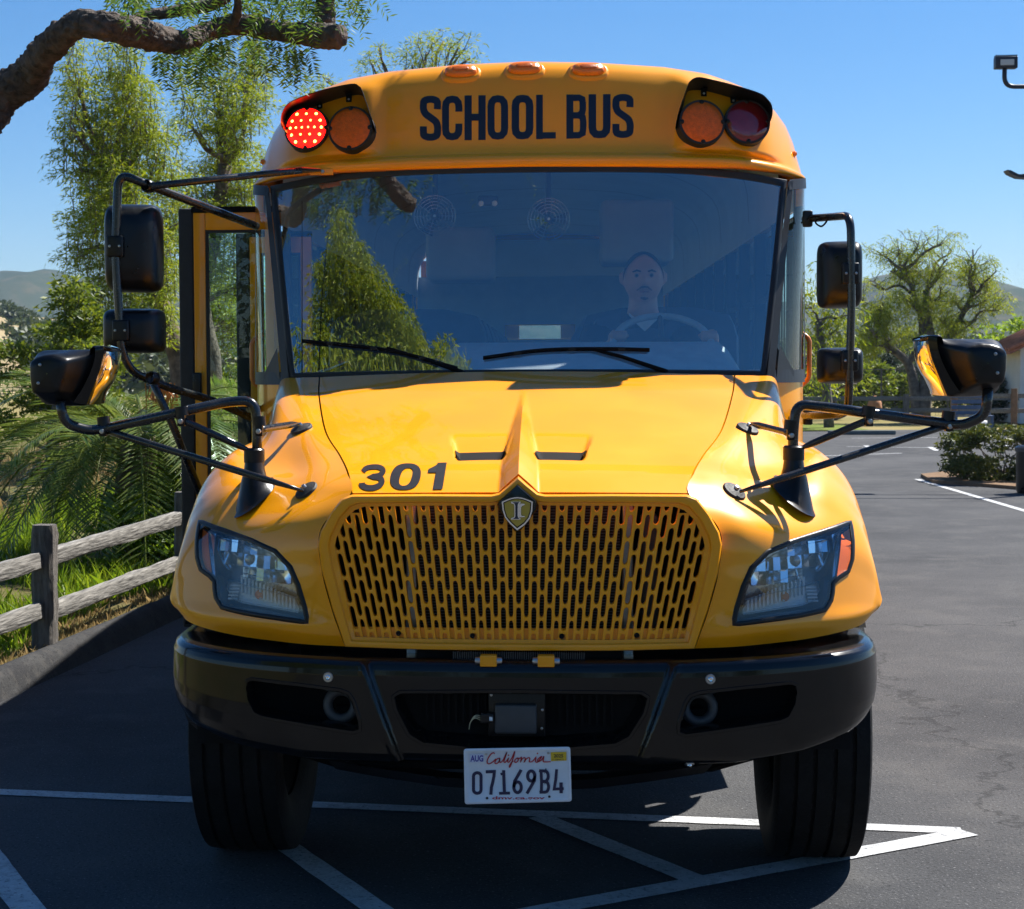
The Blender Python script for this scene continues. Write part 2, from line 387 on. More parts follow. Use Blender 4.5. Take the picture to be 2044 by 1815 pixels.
# painted lines: sheets a few millimetres above the asphalt
def sheet(name, pts, z=.004, m='line'):
    b = MB(); n = len(pts); b.add([Vector((p.x, p.y, z)) for p in pts], [tuple(range(n))]); return tag(b.build(name, m, None), kind='structure')
def line(p0, p1, w, name='painted_line', z=.004, taper=None):
    p0, p1 = Vector((p0.x, p0.y, 0)), Vector((p1.x, p1.y, 0)); d = (p1-p0).normalized(); n = Vector((-d.y, d.x, 0))*w/2
    k = max(2, int((p1-p0).length/.06)); a = []; c = []
    for i in range(k+1):
        q = p0.lerp(p1, i/k); e = noise.noise(q*9)*.004; f = noise.noise(q*9+Vector((7,7,0)))*.004; a.append(q+n+n.normalized()*e); c.append(q-n-n.normalized()*f)
    b = MB().grid([[Vector((p.x, p.y, z)) for p in a], [Vector((p.x, p.y, z)) for p in c]]); return tag(b.build(name, 'line', None), kind='structure')
tip = G(1920,1660)
line(G(-260,1572), tip, .095); line(tip+Vector((.02,-.02,0)), G(700,1890), .105, z=.0045)
line(G(1075,1632), G(1385,1757), .10, z=.005); line(G(545,1672), G(800,1850), .10, z=.005); line(G(-60,1660), G(80,1850), .11, z=.005)
line(G(1830,957), G(2300,1095), .10)
for a_, b_ in (((1690,892),(2040,896)), ((1700,875),(1960,873)), ((1600,912),(1800,905))): line(G(*a_), G(*b_), .09)
for px, py in ((1856,893),(1728,890),(2000,884)): line(G(px,py), G(px+14,py+7), .12, z=.005)
# drain grate / low wheel stop far right
st = G(1720, 868); tag(MB().box((st.x-.9, st.y-.08, 0),(st.x+.9, st.y+.08, .12), bev=.03).build('wheel_stop', mat('old_concrete', (.10,.12,.12), .9, var=.2), None), 'low dark concrete wheel stop by the far grass strip', 'wheel stop')
gs = [G(1560,862), G(1735,860), Vector((9.2,49.5,0)), Vector((5.5,49.5,0))]
sheet('grass_strip', gs, .03, node_ground('lawn', (.10,.14,.02), (.16,.19,.04), (.2,.18,.07), .7, .95, .5, 50))
M['wood'] = mat('weathered_wood', (.085,.078,.070), .88, var=.4, vscale=7, bump=.45, bscale=9, stretch=(8,.5,8), col2=(.30,.285,.26), detail=9)
M['wood_dark'] = mat('weathered_post', (.12,.105,.092), .88, var=.4, vscale=6, bump=.9, bscale=24, stretch=(9,9,1), col2=(.22,.20,.18), detail=8)
M['wood_brown'] = mat('brown_post', (.17,.10,.06), .85, var=.35, vscale=8, bump=.6, bscale=30)
def rough_bar(p0, p1, hw, hh, seed, m, name, parent, n=26):
    """a split rail or post: uneven square section, eased corners"""
    p0, p1 = Vector(p0), Vector(p1); d = (p1-p0).normalized(); u = d.cross(Vector((0,0,1)) if abs(d.z) < .8 else Vector((0,1,0))).normalized(); w = u.cross(d)
    sec = [(-1,-.72),(-.72,-1),(0,-1.02),(.72,-1),(1,-.72),(1.02,0),(1,.72),(.72,1),(0,.97),(-.72,1),(-1,.72),(-.98,0)]; rows = []
    for i in range(n+1):
        t = i/n; c = p0.lerp(p1, t); e = 1-.10*(t < .02 or t > .98); rw = []
        for k, (a, b_) in enumerate(sec):
            nn = noise.noise(Vector((t*6+seed*13, k*.9, seed)))*.14+noise.noise(Vector((t*19+seed*7, k*.6, 2)))*.06
            cr = -.22*max(0, noise.noise(Vector((t*4+seed, 9, k*.01)))-.1)*(k in (5, 11)); rw.append(c+u*a*hw*e*(1+nn+cr)+w*b_*hh*e*(1+nn))
        rows.append(rw)
    b = MB().grid(rows, True); m_ = len(sec); b.f.append(tuple(range(m_))[::-1]); b.f.append(tuple(n*m_+k for k in range(m_))); return b.build(name, m, parent, auto=35)
fposts = [(-3.26,2.08),(-3.0,4.87),(-2.742,7.65),(-2.48,10.45),(-2.22,13.2)]
fence = thing('split_rail_fence', (-3.0,4.87,.1), 'grey weathered split-rail fence beside the kerb left of the bus', 'fence')
for i, (x, y) in enumerate(fposts):
    z = vz(x, y); rough_bar((x, y, z-.1), (x+.01, y, z+.775), .068, .068, i+1, 'wood_dark', 'fence_post', fence, 14)
for i in range(len(fposts)-1):
    (x0, y0), (x1, y1) = fposts[i], fposts[i+1]; z0, z1 = vz(x0, y0), vz(x1, y1)
    for k, h in enumerate((.56, .235)): rough_bar((x0+.02, y0+.03, z0+h+.012*((i+k) % 2)), (x1-.01, y1-.03, z1+h+.02*((i*3+k) % 2)), .03, .052, 10+i*2+k, 'wood', 'fence_rail', fence, 40)
# far fences on the right
def far_fence(pts, label, hh, m, rails, nm='rail_fence'):
    f = thing(nm, pts[0], label, 'fence')
    for p in pts: rough_bar(p, p+Vector((0,0,hh)), .09, .09, p.x, m, 'fence_post', f, 4)
    for i in range(len(pts)-1):
        for r in rails: rough_bar(pts[i]+Vector((0,.1,hh*r)), pts[i+1]+Vector((0,.1,hh*r)), .04, .07, i+r, 'wood', 'fence_rail', f, 4)
    return f
far_fence([Vector((4+2.5*i, 50.5-.1*i, 0)) for i in range(6)], 'grey rail fence along the grass strip behind the lot', .95, 'wood_dark', (.45,.85))
far_fence([Vector((12.5+1.75*i, 48.0-.25*i, 0)) for i in range(6)], 'brown-posted rail fence at the far right edge of the lot', 1.15, 'wood_brown', (.4,.8))
cl = thing('chain_link_fence', (6,58,0), 'dark chain-link fence behind the far trees', 'fence')
for i in range(9): MB().tube([Vector((5+2.4*i,58,0)), Vector((5+2.4*i,58,1.75))], .035, 6).build('fence_post', 'grey_plastic', cl)
mesh = MB()
for i in range(60): mesh.tube([Vector((5+.33*i,58,0.05)), Vector((5+.33*i+.6,58,1.7))], .006, 3, False); mesh.tube([Vector((5.6+.33*i,58,0.05)), Vector((5+.33*i,58,1.7))], .006, 3, False)
mesh.build('wire_mesh', 'grey_plastic', cl)['kind'] = 'stuff'
MB().tube([Vector((5,58,1.74)), Vector((24.4,58,1.74))], .02, 6).build('top_rail', 'grey_plastic', cl)
# white house with a tiled roof at the right edge
def house():
    bx = P(2040, 700, 50).x; t = thing('house', (bx+5, 54, 0), 'white stuccoed house with a red tiled roof at the far right edge', 'house')
    x0 = P(2027, 730, 50).x; zE = P(2022, 694, 50).z; zR = zE+.35
    W = mat('white_stucco', (.66,.65,.63), .9, var=.06, vscale=2, bump=.2, bscale=30); MB().box((x0+.15,50,0),(x0+8,53,zE)).build('wall', W, t)
    b = MB(); b.prism([Vector((x0+.15,50.001,zE)), Vector((x0+7.9,50.001,zE)), Vector((x0+4,50.001,zE+1.8))], (0,2.9,0)); b.build('gable_wall', W, t)
    tile = mat('roof_tile', (.32,.12,.075), .8, var=.35, vscale=5)
    pk = zE+1.95; rf = MB().prism([Vector((x0-.30,49.6,zE-.10)), Vector((x0+4,49.6,pk)), Vector((x0+4,49.6,pk-.12)), Vector((x0-.30,49.6,zE-.22))], (0,3.6,0)).prism([Vector((x0+4.001,49.6,pk)), Vector((x0+8.3,49.6,zE-.10)), Vector((x0+8.3,49.6,zE-.22)), Vector((x0+4.001,49.6,pk-.12))], (0,3.6,0)).build('roof', tile, t)
    sl = Vector((4.3,0,pk-zE+.10)); 
    for k in range(12):
        yy = 49.62+.29*k; a = Vector((x0-.32, yy, zE-.07)); MB().tube([a, a+sl*.5, a+sl], .085, 8).build('roof_tile', tile, rf, smooth=True)
    MB().box((x0+1.4,49.96,1.0),(x0+2.4,49.999,2.1)).build('window', 'side_glass', t)
house()
# street lamp standing just out of frame on the right
lampM = mat('lamp_dark_paint', (.02,.022,.03), .45)
def street_lamp():
    y = 21.5; hp = P(2008, 124, y); tp = thing('street_lamp', (hp.x+2.6, y, 0), 'tall dark floodlight pole at the right edge, head above the lot', 'street lamp')
    x1 = hp.x+2.6; za = P(2008, 176, y).z
    MB().tube([Vector((x1,y,0)), Vector((x1,y,za+.25))], [.09,.06], 14).build('pole', lampM, tp, smooth=True); MB().box((x1-.22,y-.22,0),(x1+.22,y+.22,.35), bev=.04).build('pole_base', 'berm', tp)
    MB().tube(fillet([Vector((x1,y,za)), Vector((hp.x-.02,y,za+.02)), Vector((hp.x-.02,y,hp.z-.05))], .22, 8), .035, 10).build('lamp_arm', lampM, tp, smooth=True)
    w = P(2036,110,y).x-P(1992,110,y).x; c = hp; hd = MB().box((c.x-w/2,y-.06,c.z-.10),(c.x+w/2,y+.10,c.z+.075), bev=.012).build('lamp_head', lampM, tp, auto=40)
    MB().box((c.x-w*.30,y-.075,c.z-.06),(c.x+w*.32,y-.061,c.z+.03), bev=.006).build('lamp_lens', mat('lamp_cover', (.55,.55,.5), .3), hd)
    for k in range(11): q = c.x-w*.46+w*.92*k/10; MB().box((q-.004,y-.05,c.z+.074),(q+.004,y+.09,c.z+.105)).build('cooling_fin', lampM, hd)
    c2 = P(2052, 350, y); b = MB(); b.prism([P(2011,339,y), P(2018,340,y), P(2034,348,y), P(2060,346,y), P(2060,356,y), P(2034,354,y), P(2016,346,y)], (0,.25,0)); h2 = b.build('lamp_head', lampM, tp); MB().tube([P(2056,351,y), Vector((x1,y,P(2056,351,y).z))], .03, 8).build('lamp_arm', lampM, tp, smooth=True)
street_lamp()
# hills
def hill_obj(name, prof, d0, d1, seed, m, amp, floor=-3):
    """prof: (picture x, picture y of the skyline); rises from d0 to d1"""
    rows = []; nd = 34; xs_ = [p[0] for p in prof]; ys_ = [p[1] for p in prof]; cols = 150
    for i in range(nd+1):
        t = i/nd; rw = []
        for j in range(cols+1):
            px = lerp(xs_[0], xs_[-1], j/cols); py = interp(px, xs_, ys_); r = ray(px, py); d = lerp(d0, d1, t); k = d/r.y; ztop_ = CAM.z+r.z*d1/r.y; q = CAM+r*k
            g = sstep(0, 1, t)**1.15; z = lerp(floor, ztop_, g)+amp*noise.fractal(Vector((q.x*.006+seed, q.y*.006, 0)), 1, 2, 6)*math.sin(math.pi*min(1, t*1.0))*1.0+amp*.12*noise.noise(Vector((q.x*.05, q.y*.05, seed)))
            rw.append(Vector((q.x, q.y, z)))
        rows.append(rw)
    rows.append([p+Vector((0, 200, -ztop_*.8)) for p in rows[-1]])
    return tag(MB().grid(rows).build(name, m, None, smooth=True), kind='structure')
M['chaparral'] = node_ground('chaparral_hill', (.022,.038,.022), (.042,.056,.030), (.10,.085,.05), .011, .95, .9, .05)
M['gold_hill'] = node_ground('golden_hill', (.25,.19,.10), (.33,.26,.15), (.06,.08,.03), .03, .95, .6, .3)
hill_obj('hills', [(-900,560),(-400,590),(-100,568),(0,572),(60,575),(150,580),(300,592),(600,600),(900,640),(1200,640),(1500,622),(1650,640),(1760,592),(1850,566),(1930,562),(1990,568),(2044,583),(2200,600),(2600,560),(3000,590)], 420, 1500, 3, 'chaparral', 28)
hill_obj('foothill', [(-900,650),(-300,625),(-60,612),(0,622),(40,640),(90,668),(150,690),(260,706),(400,722)], 110, 330, 9, 'gold_hill', 3.5, floor=-.5)
hill_obj('foothill', [(1500,735),(1600,722),(1700,716),(1780,712),(1850,716),(1950,725),(2100,700),(2400,690)], 130, 330, 12, 'gold_hill', 2.5, floor=-.5)
# ================================================================== THE SCHOOL BUS (front at -Y, middle at X = 0)
bus = thing('school_bus', (0, 0, 0), 'yellow school bus numbered 301 parked on the hatched bay, lights flashing red', 'bus')
# ---------------- hood
SEAM = [Vector(p) for p in ((.858,1.72,1.779),(.809,1.35,1.704),(.718,.85,1.585),(.629,.55,1.512),(.578,.36,1.462),(.549,.22,1.404))]
def hood_pt(s, v):
    p = crom(SEAM, v*5); c = 1-s*s
    x = s*(p.x-.003); y = p.y-c*lerp(.10, .045, v); z = p.z+c*lerp(.020, .006, v)
    k = sstep(1.35, .16, y); w = lerp(.012, .064, k)
    z += .060*k*max(0, 1-abs(x)/w)**.9
    yy = y; ax = abs(x)                                   # two scoops beside the ridge
    if .40 < yy < .74:
        t = min(1., max(0., (.72-yy)/.28)); xi = lerp(.022, .048, t); xo = lerp(.262, .222, t)
        side = sstep(xi, xi+.022, ax)*sstep(xo, xo-.022, ax)
        dep = .036*sstep(.73, .50, yy)*sstep(.405, .465, yy)
        z -= dep*side
    return Vector((x, y, z))
NS, NV = 181, 150
rows = []
for i in range(NV+1):
    v = i/NV; r = [hood_pt(-1+2*j/(NS-1), v) for j in range(NS)]
    rows.append([r[0]+Vector((-.004, 0, -.03))]+r+[r[-1]+Vector((.004, 0, -.03))])
rows.append([p+Vector((0, .012, -.012)) for p in rows[-1]])
hood = MB().grid(rows).build('hood_panel', 'paint', bus, auto=50)
T_hood = bvh(hood)
for s in (-1, 1):
    b = MB(); pl = [Vector((s*lerp(.052, .216, i/12), .452, 0)) for i in range(13)]
    q = []
    for p in pl:
        q.append([T_hood.ray_cast(Vector((p.x*k, yv, 3)), Vector((0,0,-1)))[0]+Vector((0, 0, h)) for yv, h, k in ((.575,-.002,1.05),(.568,.004,1.05),(.510,.009,1.02),(.452,.017,1.0),(.446,.004,.99))])
    b.grid([[r[k] for r in q] for k in range(5)])
    b.build('scoop_vent', 'black_matt', hood, auto=40)
# ---------------- fenders with the front face, one each side
NET = [
 [(.861,1.72,1.779),(.95,1.74,1.777),(1.030,1.78,1.764),(1.058,1.83,1.66),(1.085,1.84,1.52),(1.20,1.84,1.38),(1.225,1.84,1.00)],
 [(.812,1.35,1.704),(.90,1.36,1.703),(.985,1.38,1.677),(1.035,1.42,1.58),(1.10,1.42,1.495),(1.21,1.42,1.36),(1.235,1.42,1.08)],
 [(.721,.85,1.585),(.80,.90,1.592),(.90,.95,1.570),(.985,.97,1.525),(1.09,.97,1.500),(1.20,.97,1.37),(1.243,.97,1.12)],
 [(.632,.55,1.512),(.72,.60,1.502),(.82,.65,1.470),(.94,.70,1.450),(1.075,.75,1.430),(1.195,.75,1.30),(1.243,.74,1.07)],
 [(.581,.36,1.462),(.68,.42,1.450),(.79,.49,1.425),(.925,.56,1.405),(1.065,.63,1.38),(1.19,.67,1.26),(1.243,.67,1.05)],
 [(.552,.22,1.404),(.665,.30,1.400),(.785,.38,1.375),(.925,.475,1.350),(1.065,.555,1.322),(1.19,.61,1.22),(1.244,.63,1.03)],
 [(.645,.165,1.290),(.735,.205,1.295),(.845,.28,1.275),(.965,.385,1.250),(1.09,.485,1.225),(1.20,.57,1.15),(1.245,.60,1.01)],
 [(.642,.15,1.160),(.735,.180,1.160),(.845,.245,1.150),(.965,.345,1.135),(1.10,.455,1.115),(1.200,.545,1.07),(1.238,.58,.995)],
 [(.608,.14,1.030),(.72,.165,1.030),(.84,.225,1.030),(.97,.315,1.028),(1.10,.425,1.022),(1.195,.52,1.01),(1.230,.57,.985)],
 [(.585,.135,.965),(.70,.150,.965),(.83,.205,.967),(.96,.290,.970),(1.09,.395,.975),(1.185,.50,.978),(1.222,.57,.975)],
 [(.567,.15,.908),(.692,.168,.911),(.82,.225,.914),(.95,.300,.918),(1.07,.385,.928),(1.155,.475,.940),(1.200,.56,.960)]]
NET = [[Vector(p) for p in r] for r in NET]
def net_row(v):
    return [crom([r[j] for r in NET], v) for j in range(7)]
def fender_rows(K=11):
    rows = []
    for i in range((len(NET)-1)*K+1):
        r = net_row(i/K); rows.append([crom(r, j/K) for j in range(6*K+1)])
    return rows
fr_rows = fender_rows()
HEADLAMP = [(1696,1045),(1700,1080),(1699,1116),(1691,1140),(1672,1152),(1661,1164),(1660,1182),(1657,1198),(1645,1216),(1600,1226),(1530,1236),(1467,1244),(1468,1236),(1472,1215),(1485,1172),(1501,1136),(1533,1104),(1580,1084),(1641,1064)]
tmp = MB().grid(fr_rows); T_f0 = BVHTree.FromPolygons(tmp.v, tmp.f)
HL3 = [cast(T_f0, *p, off=0) for p in HEADLAMP]; HLXZ = [(p.x, p.z) for p in HL3]
def fsurf(x, z, off=0):                                   # the fender's front face at (x, z)
    l, n, i, d = T_f0.ray_cast(Vector((x, -1, z)), Vector((0, 1, 0)))
    if l is None:
        l, n, i, d = T_f0.find_nearest(Vector((x, .4, z)))
    if n.y > 0: n = -n
    return l+n*off
fd = MB(); fd.v = tmp.v
fd.f = []
for q in tmp.f:
    c = sum((tmp.v[i] for i in q), Vector())/4
    if c.y < .75 and in_poly(c.x, c.z, HLXZ): continue
    fd.f.append(q)
last = fr_rows[-1]; nb = len(fd.v)                         # return flange at the bottom edge
fd.v = fd.v+[p+Vector((-.004, .03, .004)) for p in last]; n0 = (len(fr_rows)-1)*len(last)
fd.f += [(n0+j, n0+j+1, nb+j+1, nb+j) for j in range(len(last)-1)]
fender_r = fd.build('fender', 'paint', bus, auto=60)
fender_l = mirror(fender_r)
T_fr = T_f0
def fmir(p): return Vector((-p.x, p.y, p.z))
# ---------------- grille surround, grille, radiator
def nose(x, off=0): return .128+.020*(x/.6)**2-off
G_OUT = [(0,1.464),(.030,1.437),(.062,1.410),(.085,1.405),(.30,1.406),(.540,1.404),(.572,1.392),(.610,1.342),(.642,1.286),(.651,1.246),(.640,1.160),(.605,1.030),(.564,.909),(.30,.903),(0,.902)]
G_IN  = [(0,1.402),(.024,1.387),(.050,1.377),(.085,1.371),(.30,1.370),(.500,1.366),(.530,1.355),(.562,1.325),(.592,1.262),(.597,1.236),(.588,1.180),(.565,1.080),(.533,.941),(.30,.937),(0,.937)]
go = densify([Vector(p) for p in G_OUT], .03, False); gi = []
for i in range(len(G_OUT)-1):
    a, b = Vector(G_OUT[i]), Vector(G_OUT[i+1]); k = max(1, int((b-a).length/.03)); c, d = Vector(G_IN[i]), Vector(G_IN[i+1])
    gi += [c.lerp(d, j/k) for j in range(k)]
gi.append(Vector(G_IN[-1]))
full_o = go+[Vector((-p.x, p.y)) for p in go[-2:0:-1]]; full_i = gi+[Vector((-p.x, p.y)) for p in gi[-2:0:-1]]
ring = []
for t, off in ((0,-.03),(0,0),(.10,.010),(.45,.013),(.62,.010),(.72,-.004),(1.0,-.008),(1.0,-.03)):
    ring.append([Vector((lerp(a.x, b.x, t), nose(lerp(a.x, b.x, t), off+.012), lerp(a.y, b.y, t))) for a, b in zip(full_o, full_i)])
surround = MB().grid(ring, True).build('grille_surround', 'paint', bus, auto=45)
gb = MB(); poly_in = [(p.x, p.y) for p in full_i]; PIT, PZ = .02685, .0854
def gtap(z): return 1+.371*(z-1.248)
def slot_cell(ci, z0, z1, s0, s1, width, pointed=True):
    """one cell of the grille: a plate with a slot through it"""
    hw = width/2; e = min(.011, (s1-s0)*.35); hp = PIT/2
    inner = [(-hw, s0+e), (-hw*.62, s0+e*.3), (0, s0), (hw*.62, s0+e*.3), (hw, s0+e), (hw, (s0+s1)/2), (hw, s1-e), (hw*.62, s1-e*.3), (0, s1), (-hw*.62, s1-e*.3), (-hw, s1-e), (-hw, (s0+s1)/2)]
    outer = [(-hp, s0+e), (-hp, z0), (0, z0), (hp, z0), (hp, s0+e), (hp, (s0+s1)/2), (hp, s1-e), (hp, z1), (0, z1), (-hp, z1), (-hp, s1-e), (-hp, (s0+s1)/2)]
    def at(q, off):
        x = (ci*PIT+q[0])*gtap(q[1]); return Vector((x, nose(x, off), q[1]))
    n = 12; mid = [((a[0]*.82+b[0]*.18), (a[1]*.82+b[1]*.18)) for a, b in zip(inner, outer)]
    v = [at(q, 0.0) for q in outer]+[at(q, -.0005) for q in mid]+[at(q, -.004) for q in inner]+[at(q, -.022) for q in inner]
    f = [(k*n+i, k*n+(i+1) % n, (k+1)*n+(i+1) % n, (k+1)*n+i) for k in range(3) for i in range(n)]
    gb.add(v, f)
for ci in range(-24, 25):
    odd = ci % 2; base = 1.248+(PZ/2 if odd else 0)+.012
    for k in range(-5, 4):
        z0, z1 = base+(k-.5)*PZ, base+(k+.5)*PZ; z0 = max(z0, .925); z1 = min(z1, 1.392)
        if z1-z0 < .02: continue
        s0, s1 = base+k*PZ-.0375, base+k*PZ+.0375; s0 = max(s0, z0+.005); s1 = min(s1, z1-.004)
        if s1-s0 < .012: s0, s1 = (z0+z1)/2-.006, (z0+z1)/2+.006
        zc = (z0+z1)/2; x = ci*PIT*gtap(zc)
        if not (in_poly(x*.985, min(zc, 1.36), poly_in) or in_poly(x*.94, max(zc, .95), poly_in)): continue
        slot_cell(ci, z0, z1, s0, s1, .0165 if not odd else .0145)
grille = gb.build('grille', 'paint', bus, auto=35)
gbk = MB()
gbk.grid([[Vector((lerp(-.55, .55, i/20)*t, nose(lerp(-.55, .55, i/20))+.012, z)) for i in range(21)] for z, t in ((.925, 1), (.972, 1.02))])
gbk.build('grille_backing_strip', 'paint', grille)
for px, py in ((795,1265),(943,1269),(1121,1270),(1271,1269)):
    p = P(px, py, .13); p.y = nose(p.x)
    b = MB(); b.lathe([(0,.006),(.006,.006),(.0085,.003),(.0085,-.004)], p, (0,-1,0), 14); s_ = b.build('grille_screw', 'black_matt', grille, auto=40)
def fin_mat():
    m = mat('radiator_fins', (.012, .012, .013), .55, metal=.3); nt = m.node_tree; b = nt.nodes['Principled BSDF']
    tc = nt.nodes.new('ShaderNodeTexCoord'); w = nt.nodes.new('ShaderNodeTexWave'); w.wave_type = 'BANDS'; w.bands_direction = 'Z'; w.inputs['Scale'].default_value = 33
    w.inputs['Distortion'].default_value = .4; w.inputs['Detail Scale'].default_value = 3
    rp = nt.nodes.new('ShaderNodeValToRGB'); rp.color_ramp.elements[0].position = .86; rp.color_ramp.elements[0].color = (.008,.008,.009,1); rp.color_ramp.elements[1].position = .95; rp.color_ramp.elements[1].color = (.16,.165,.17,1)
    nt.links.new(tc.outputs['Object'], w.inputs[0]); nt.links.new(w.outputs['Fac'], rp.inputs[0]); nt.links.new(rp.outputs[0], b.inputs['Base Color']); return m
M['fins'] = fin_mat()
rad = MB().box((-.33,.24,.80), (.33,.30,1.36)).build('radiator', 'fins', bus)
for x in (-.355, .355): MB().box((x-.018,.235,.78),(x+.018,.30,1.37), bev=.006).build('radiator_tank', 'steel', rad)
MB().box((.40,.26,.95),(.455,.33,1.33), bev=.01).build('coolant_bracket', 'grey_plastic', rad)
MB().box((-.62,.45,.70),(.62,1.6,1.33)).build('engine_bay_light_block', 'black_matt', bus)  # black box added under the hood to block light through the grille
MB().box((-1.0,1.62,.60),(1.0,1.66,1.74)).build('firewall', 'black_matt', bus)
# strip of cooler, hinge brackets with their bolts under the grille
cool = MB()
for i in range(60):
    x = -.21+.42*i/59; cool.box((x-.0012,.10,.845),(x+.0012,.14,.90))
cool.build('cooler_fins', 'fin', rad)['kind'] = 'stuff'
MB().box((-.33,.145,.80),(.33,.16,.91)).build('cooler_core', 'black_matt', rad)
for px in (975, 1090):
    c = P(px, 1303, .06); hb = MB().box((c.x-.027,.045,.862),(c.x+.027,.085,.898), bev=.004).build('hood_hinge', 'paint', bus)
    for s in (-1, 1): MB().lathe([(0,.016),(.010,.016),(.012,.012),(.012,0),(.008,0),(.008,-.01)], (c.x+s*.027,.062,.879), (s,0,0), 14).build('hinge_bolt', 'steel', hb, auto=40)
# ---------------- emblem on the grille
ZE = Z(1100, 1150, 400)
def EP(x, y, off): p = P(*ZE(x, y), .10); return Vector((p.x, .100-off, p.z))
dia = [(838,165),(1070,370),(1090,420),(1080,480),(870,745),(830,765),(795,745),(590,460),(584,420),(600,380)]
em = MB(); ctr = (835, 430)
o0 = [EP(*p, -.03) for p in dia]; o1 = [EP(*p, .002) for p in dia]; o2 = [EP(lerp(ctr[0], p[0], .93), lerp(ctr[1], p[1], .93), .009) for p in dia]; o3 = [EP(lerp(ctr[0], p[0], .45), lerp(ctr[1], p[1], .45), .013) for p in dia]
em.grid([o0, o1, o2, o3], True); em.f.append(tuple(range(30, 40)))
emblem = em.build('emblem', 'black_gloss', bus, auto=30)
sh_out = [(640,380)]+[(640+ (1028-640)*i/10, 380-58*math.sin(math.pi*i/10)) for i in range(1, 10)]+[(1028,380),(1020,500),(990,590),(930,665),(832,735),(745,655),(680,575),(650,480)]
sc_ = (834, 480); sh_in = [(lerp(sc_[0], x, .90), lerp(sc_[1], y, .90)) for x, y in sh_out]; sh_in2 = [(lerp(sc_[0], x, .83), lerp(sc_[1], y, .83)) for x, y in sh_out]
b = MB(); b.grid([[EP(*p, .010) for p in sh_out],[EP(*p, .018) for p in sh_out],[EP(*p, .018) for p in sh_in],[EP(*p, .012) for p in sh_in]], True); b.build('shield_rim', 'chrome', emblem)
b = MB(); b.add([EP(*p, .0145) for p in sh_in], [tuple(range(len(sh_in)))]); b.build('shield_border', 'black_matt', emblem)
b = MB(); b.add([EP(*p, .0155) for p in sh_in2], [tuple(range(len(sh_in2)))]); b.build('shield_field', 'gold', emblem)
Ishape = [(755,378),(875,378),(875,398),(858,408),(852,430),(852,560),(858,575),(875,585),(875,600),(755,600),(755,585),(790,572),(798,560),(798,430),(790,408),(755,398)]
Cshape = [(925,403),(925,420),(895,430),(880,450),(880,540),(892,556),(925,556),(925,570),(860,572),(846,545),(846,440),(856,412),(880,403)]
def scaled(poly, k):
    cx = sum(p[0] for p in poly)/len(poly); cy = sum(p[1] for p in poly)/len(poly); return [(lerp(cx, p[0], k), lerp(cy, p[1], k)) for p in poly]
b = MB(); b.prism([EP(*p, .016) for p in Cshape], (0,-.003,0)); b.build('emblem_letter', 'chrome', emblem)
b = MB(); b.prism([EP(*p, .016) for p in Ishape], (0,-.004,0)); b.build('emblem_letter', 'chrome', emblem)
In = [(775,384),(860,384),(842,404),(838,430),(838,555),(844,575),(860,592),(775,592),(802,575),(810,560),(810,430),(802,404)]
b = MB(); b.prism([EP(*p, .0202) for p in In], (0,-.0012,0)); b.build('emblem_letter', 'navy', emblem)
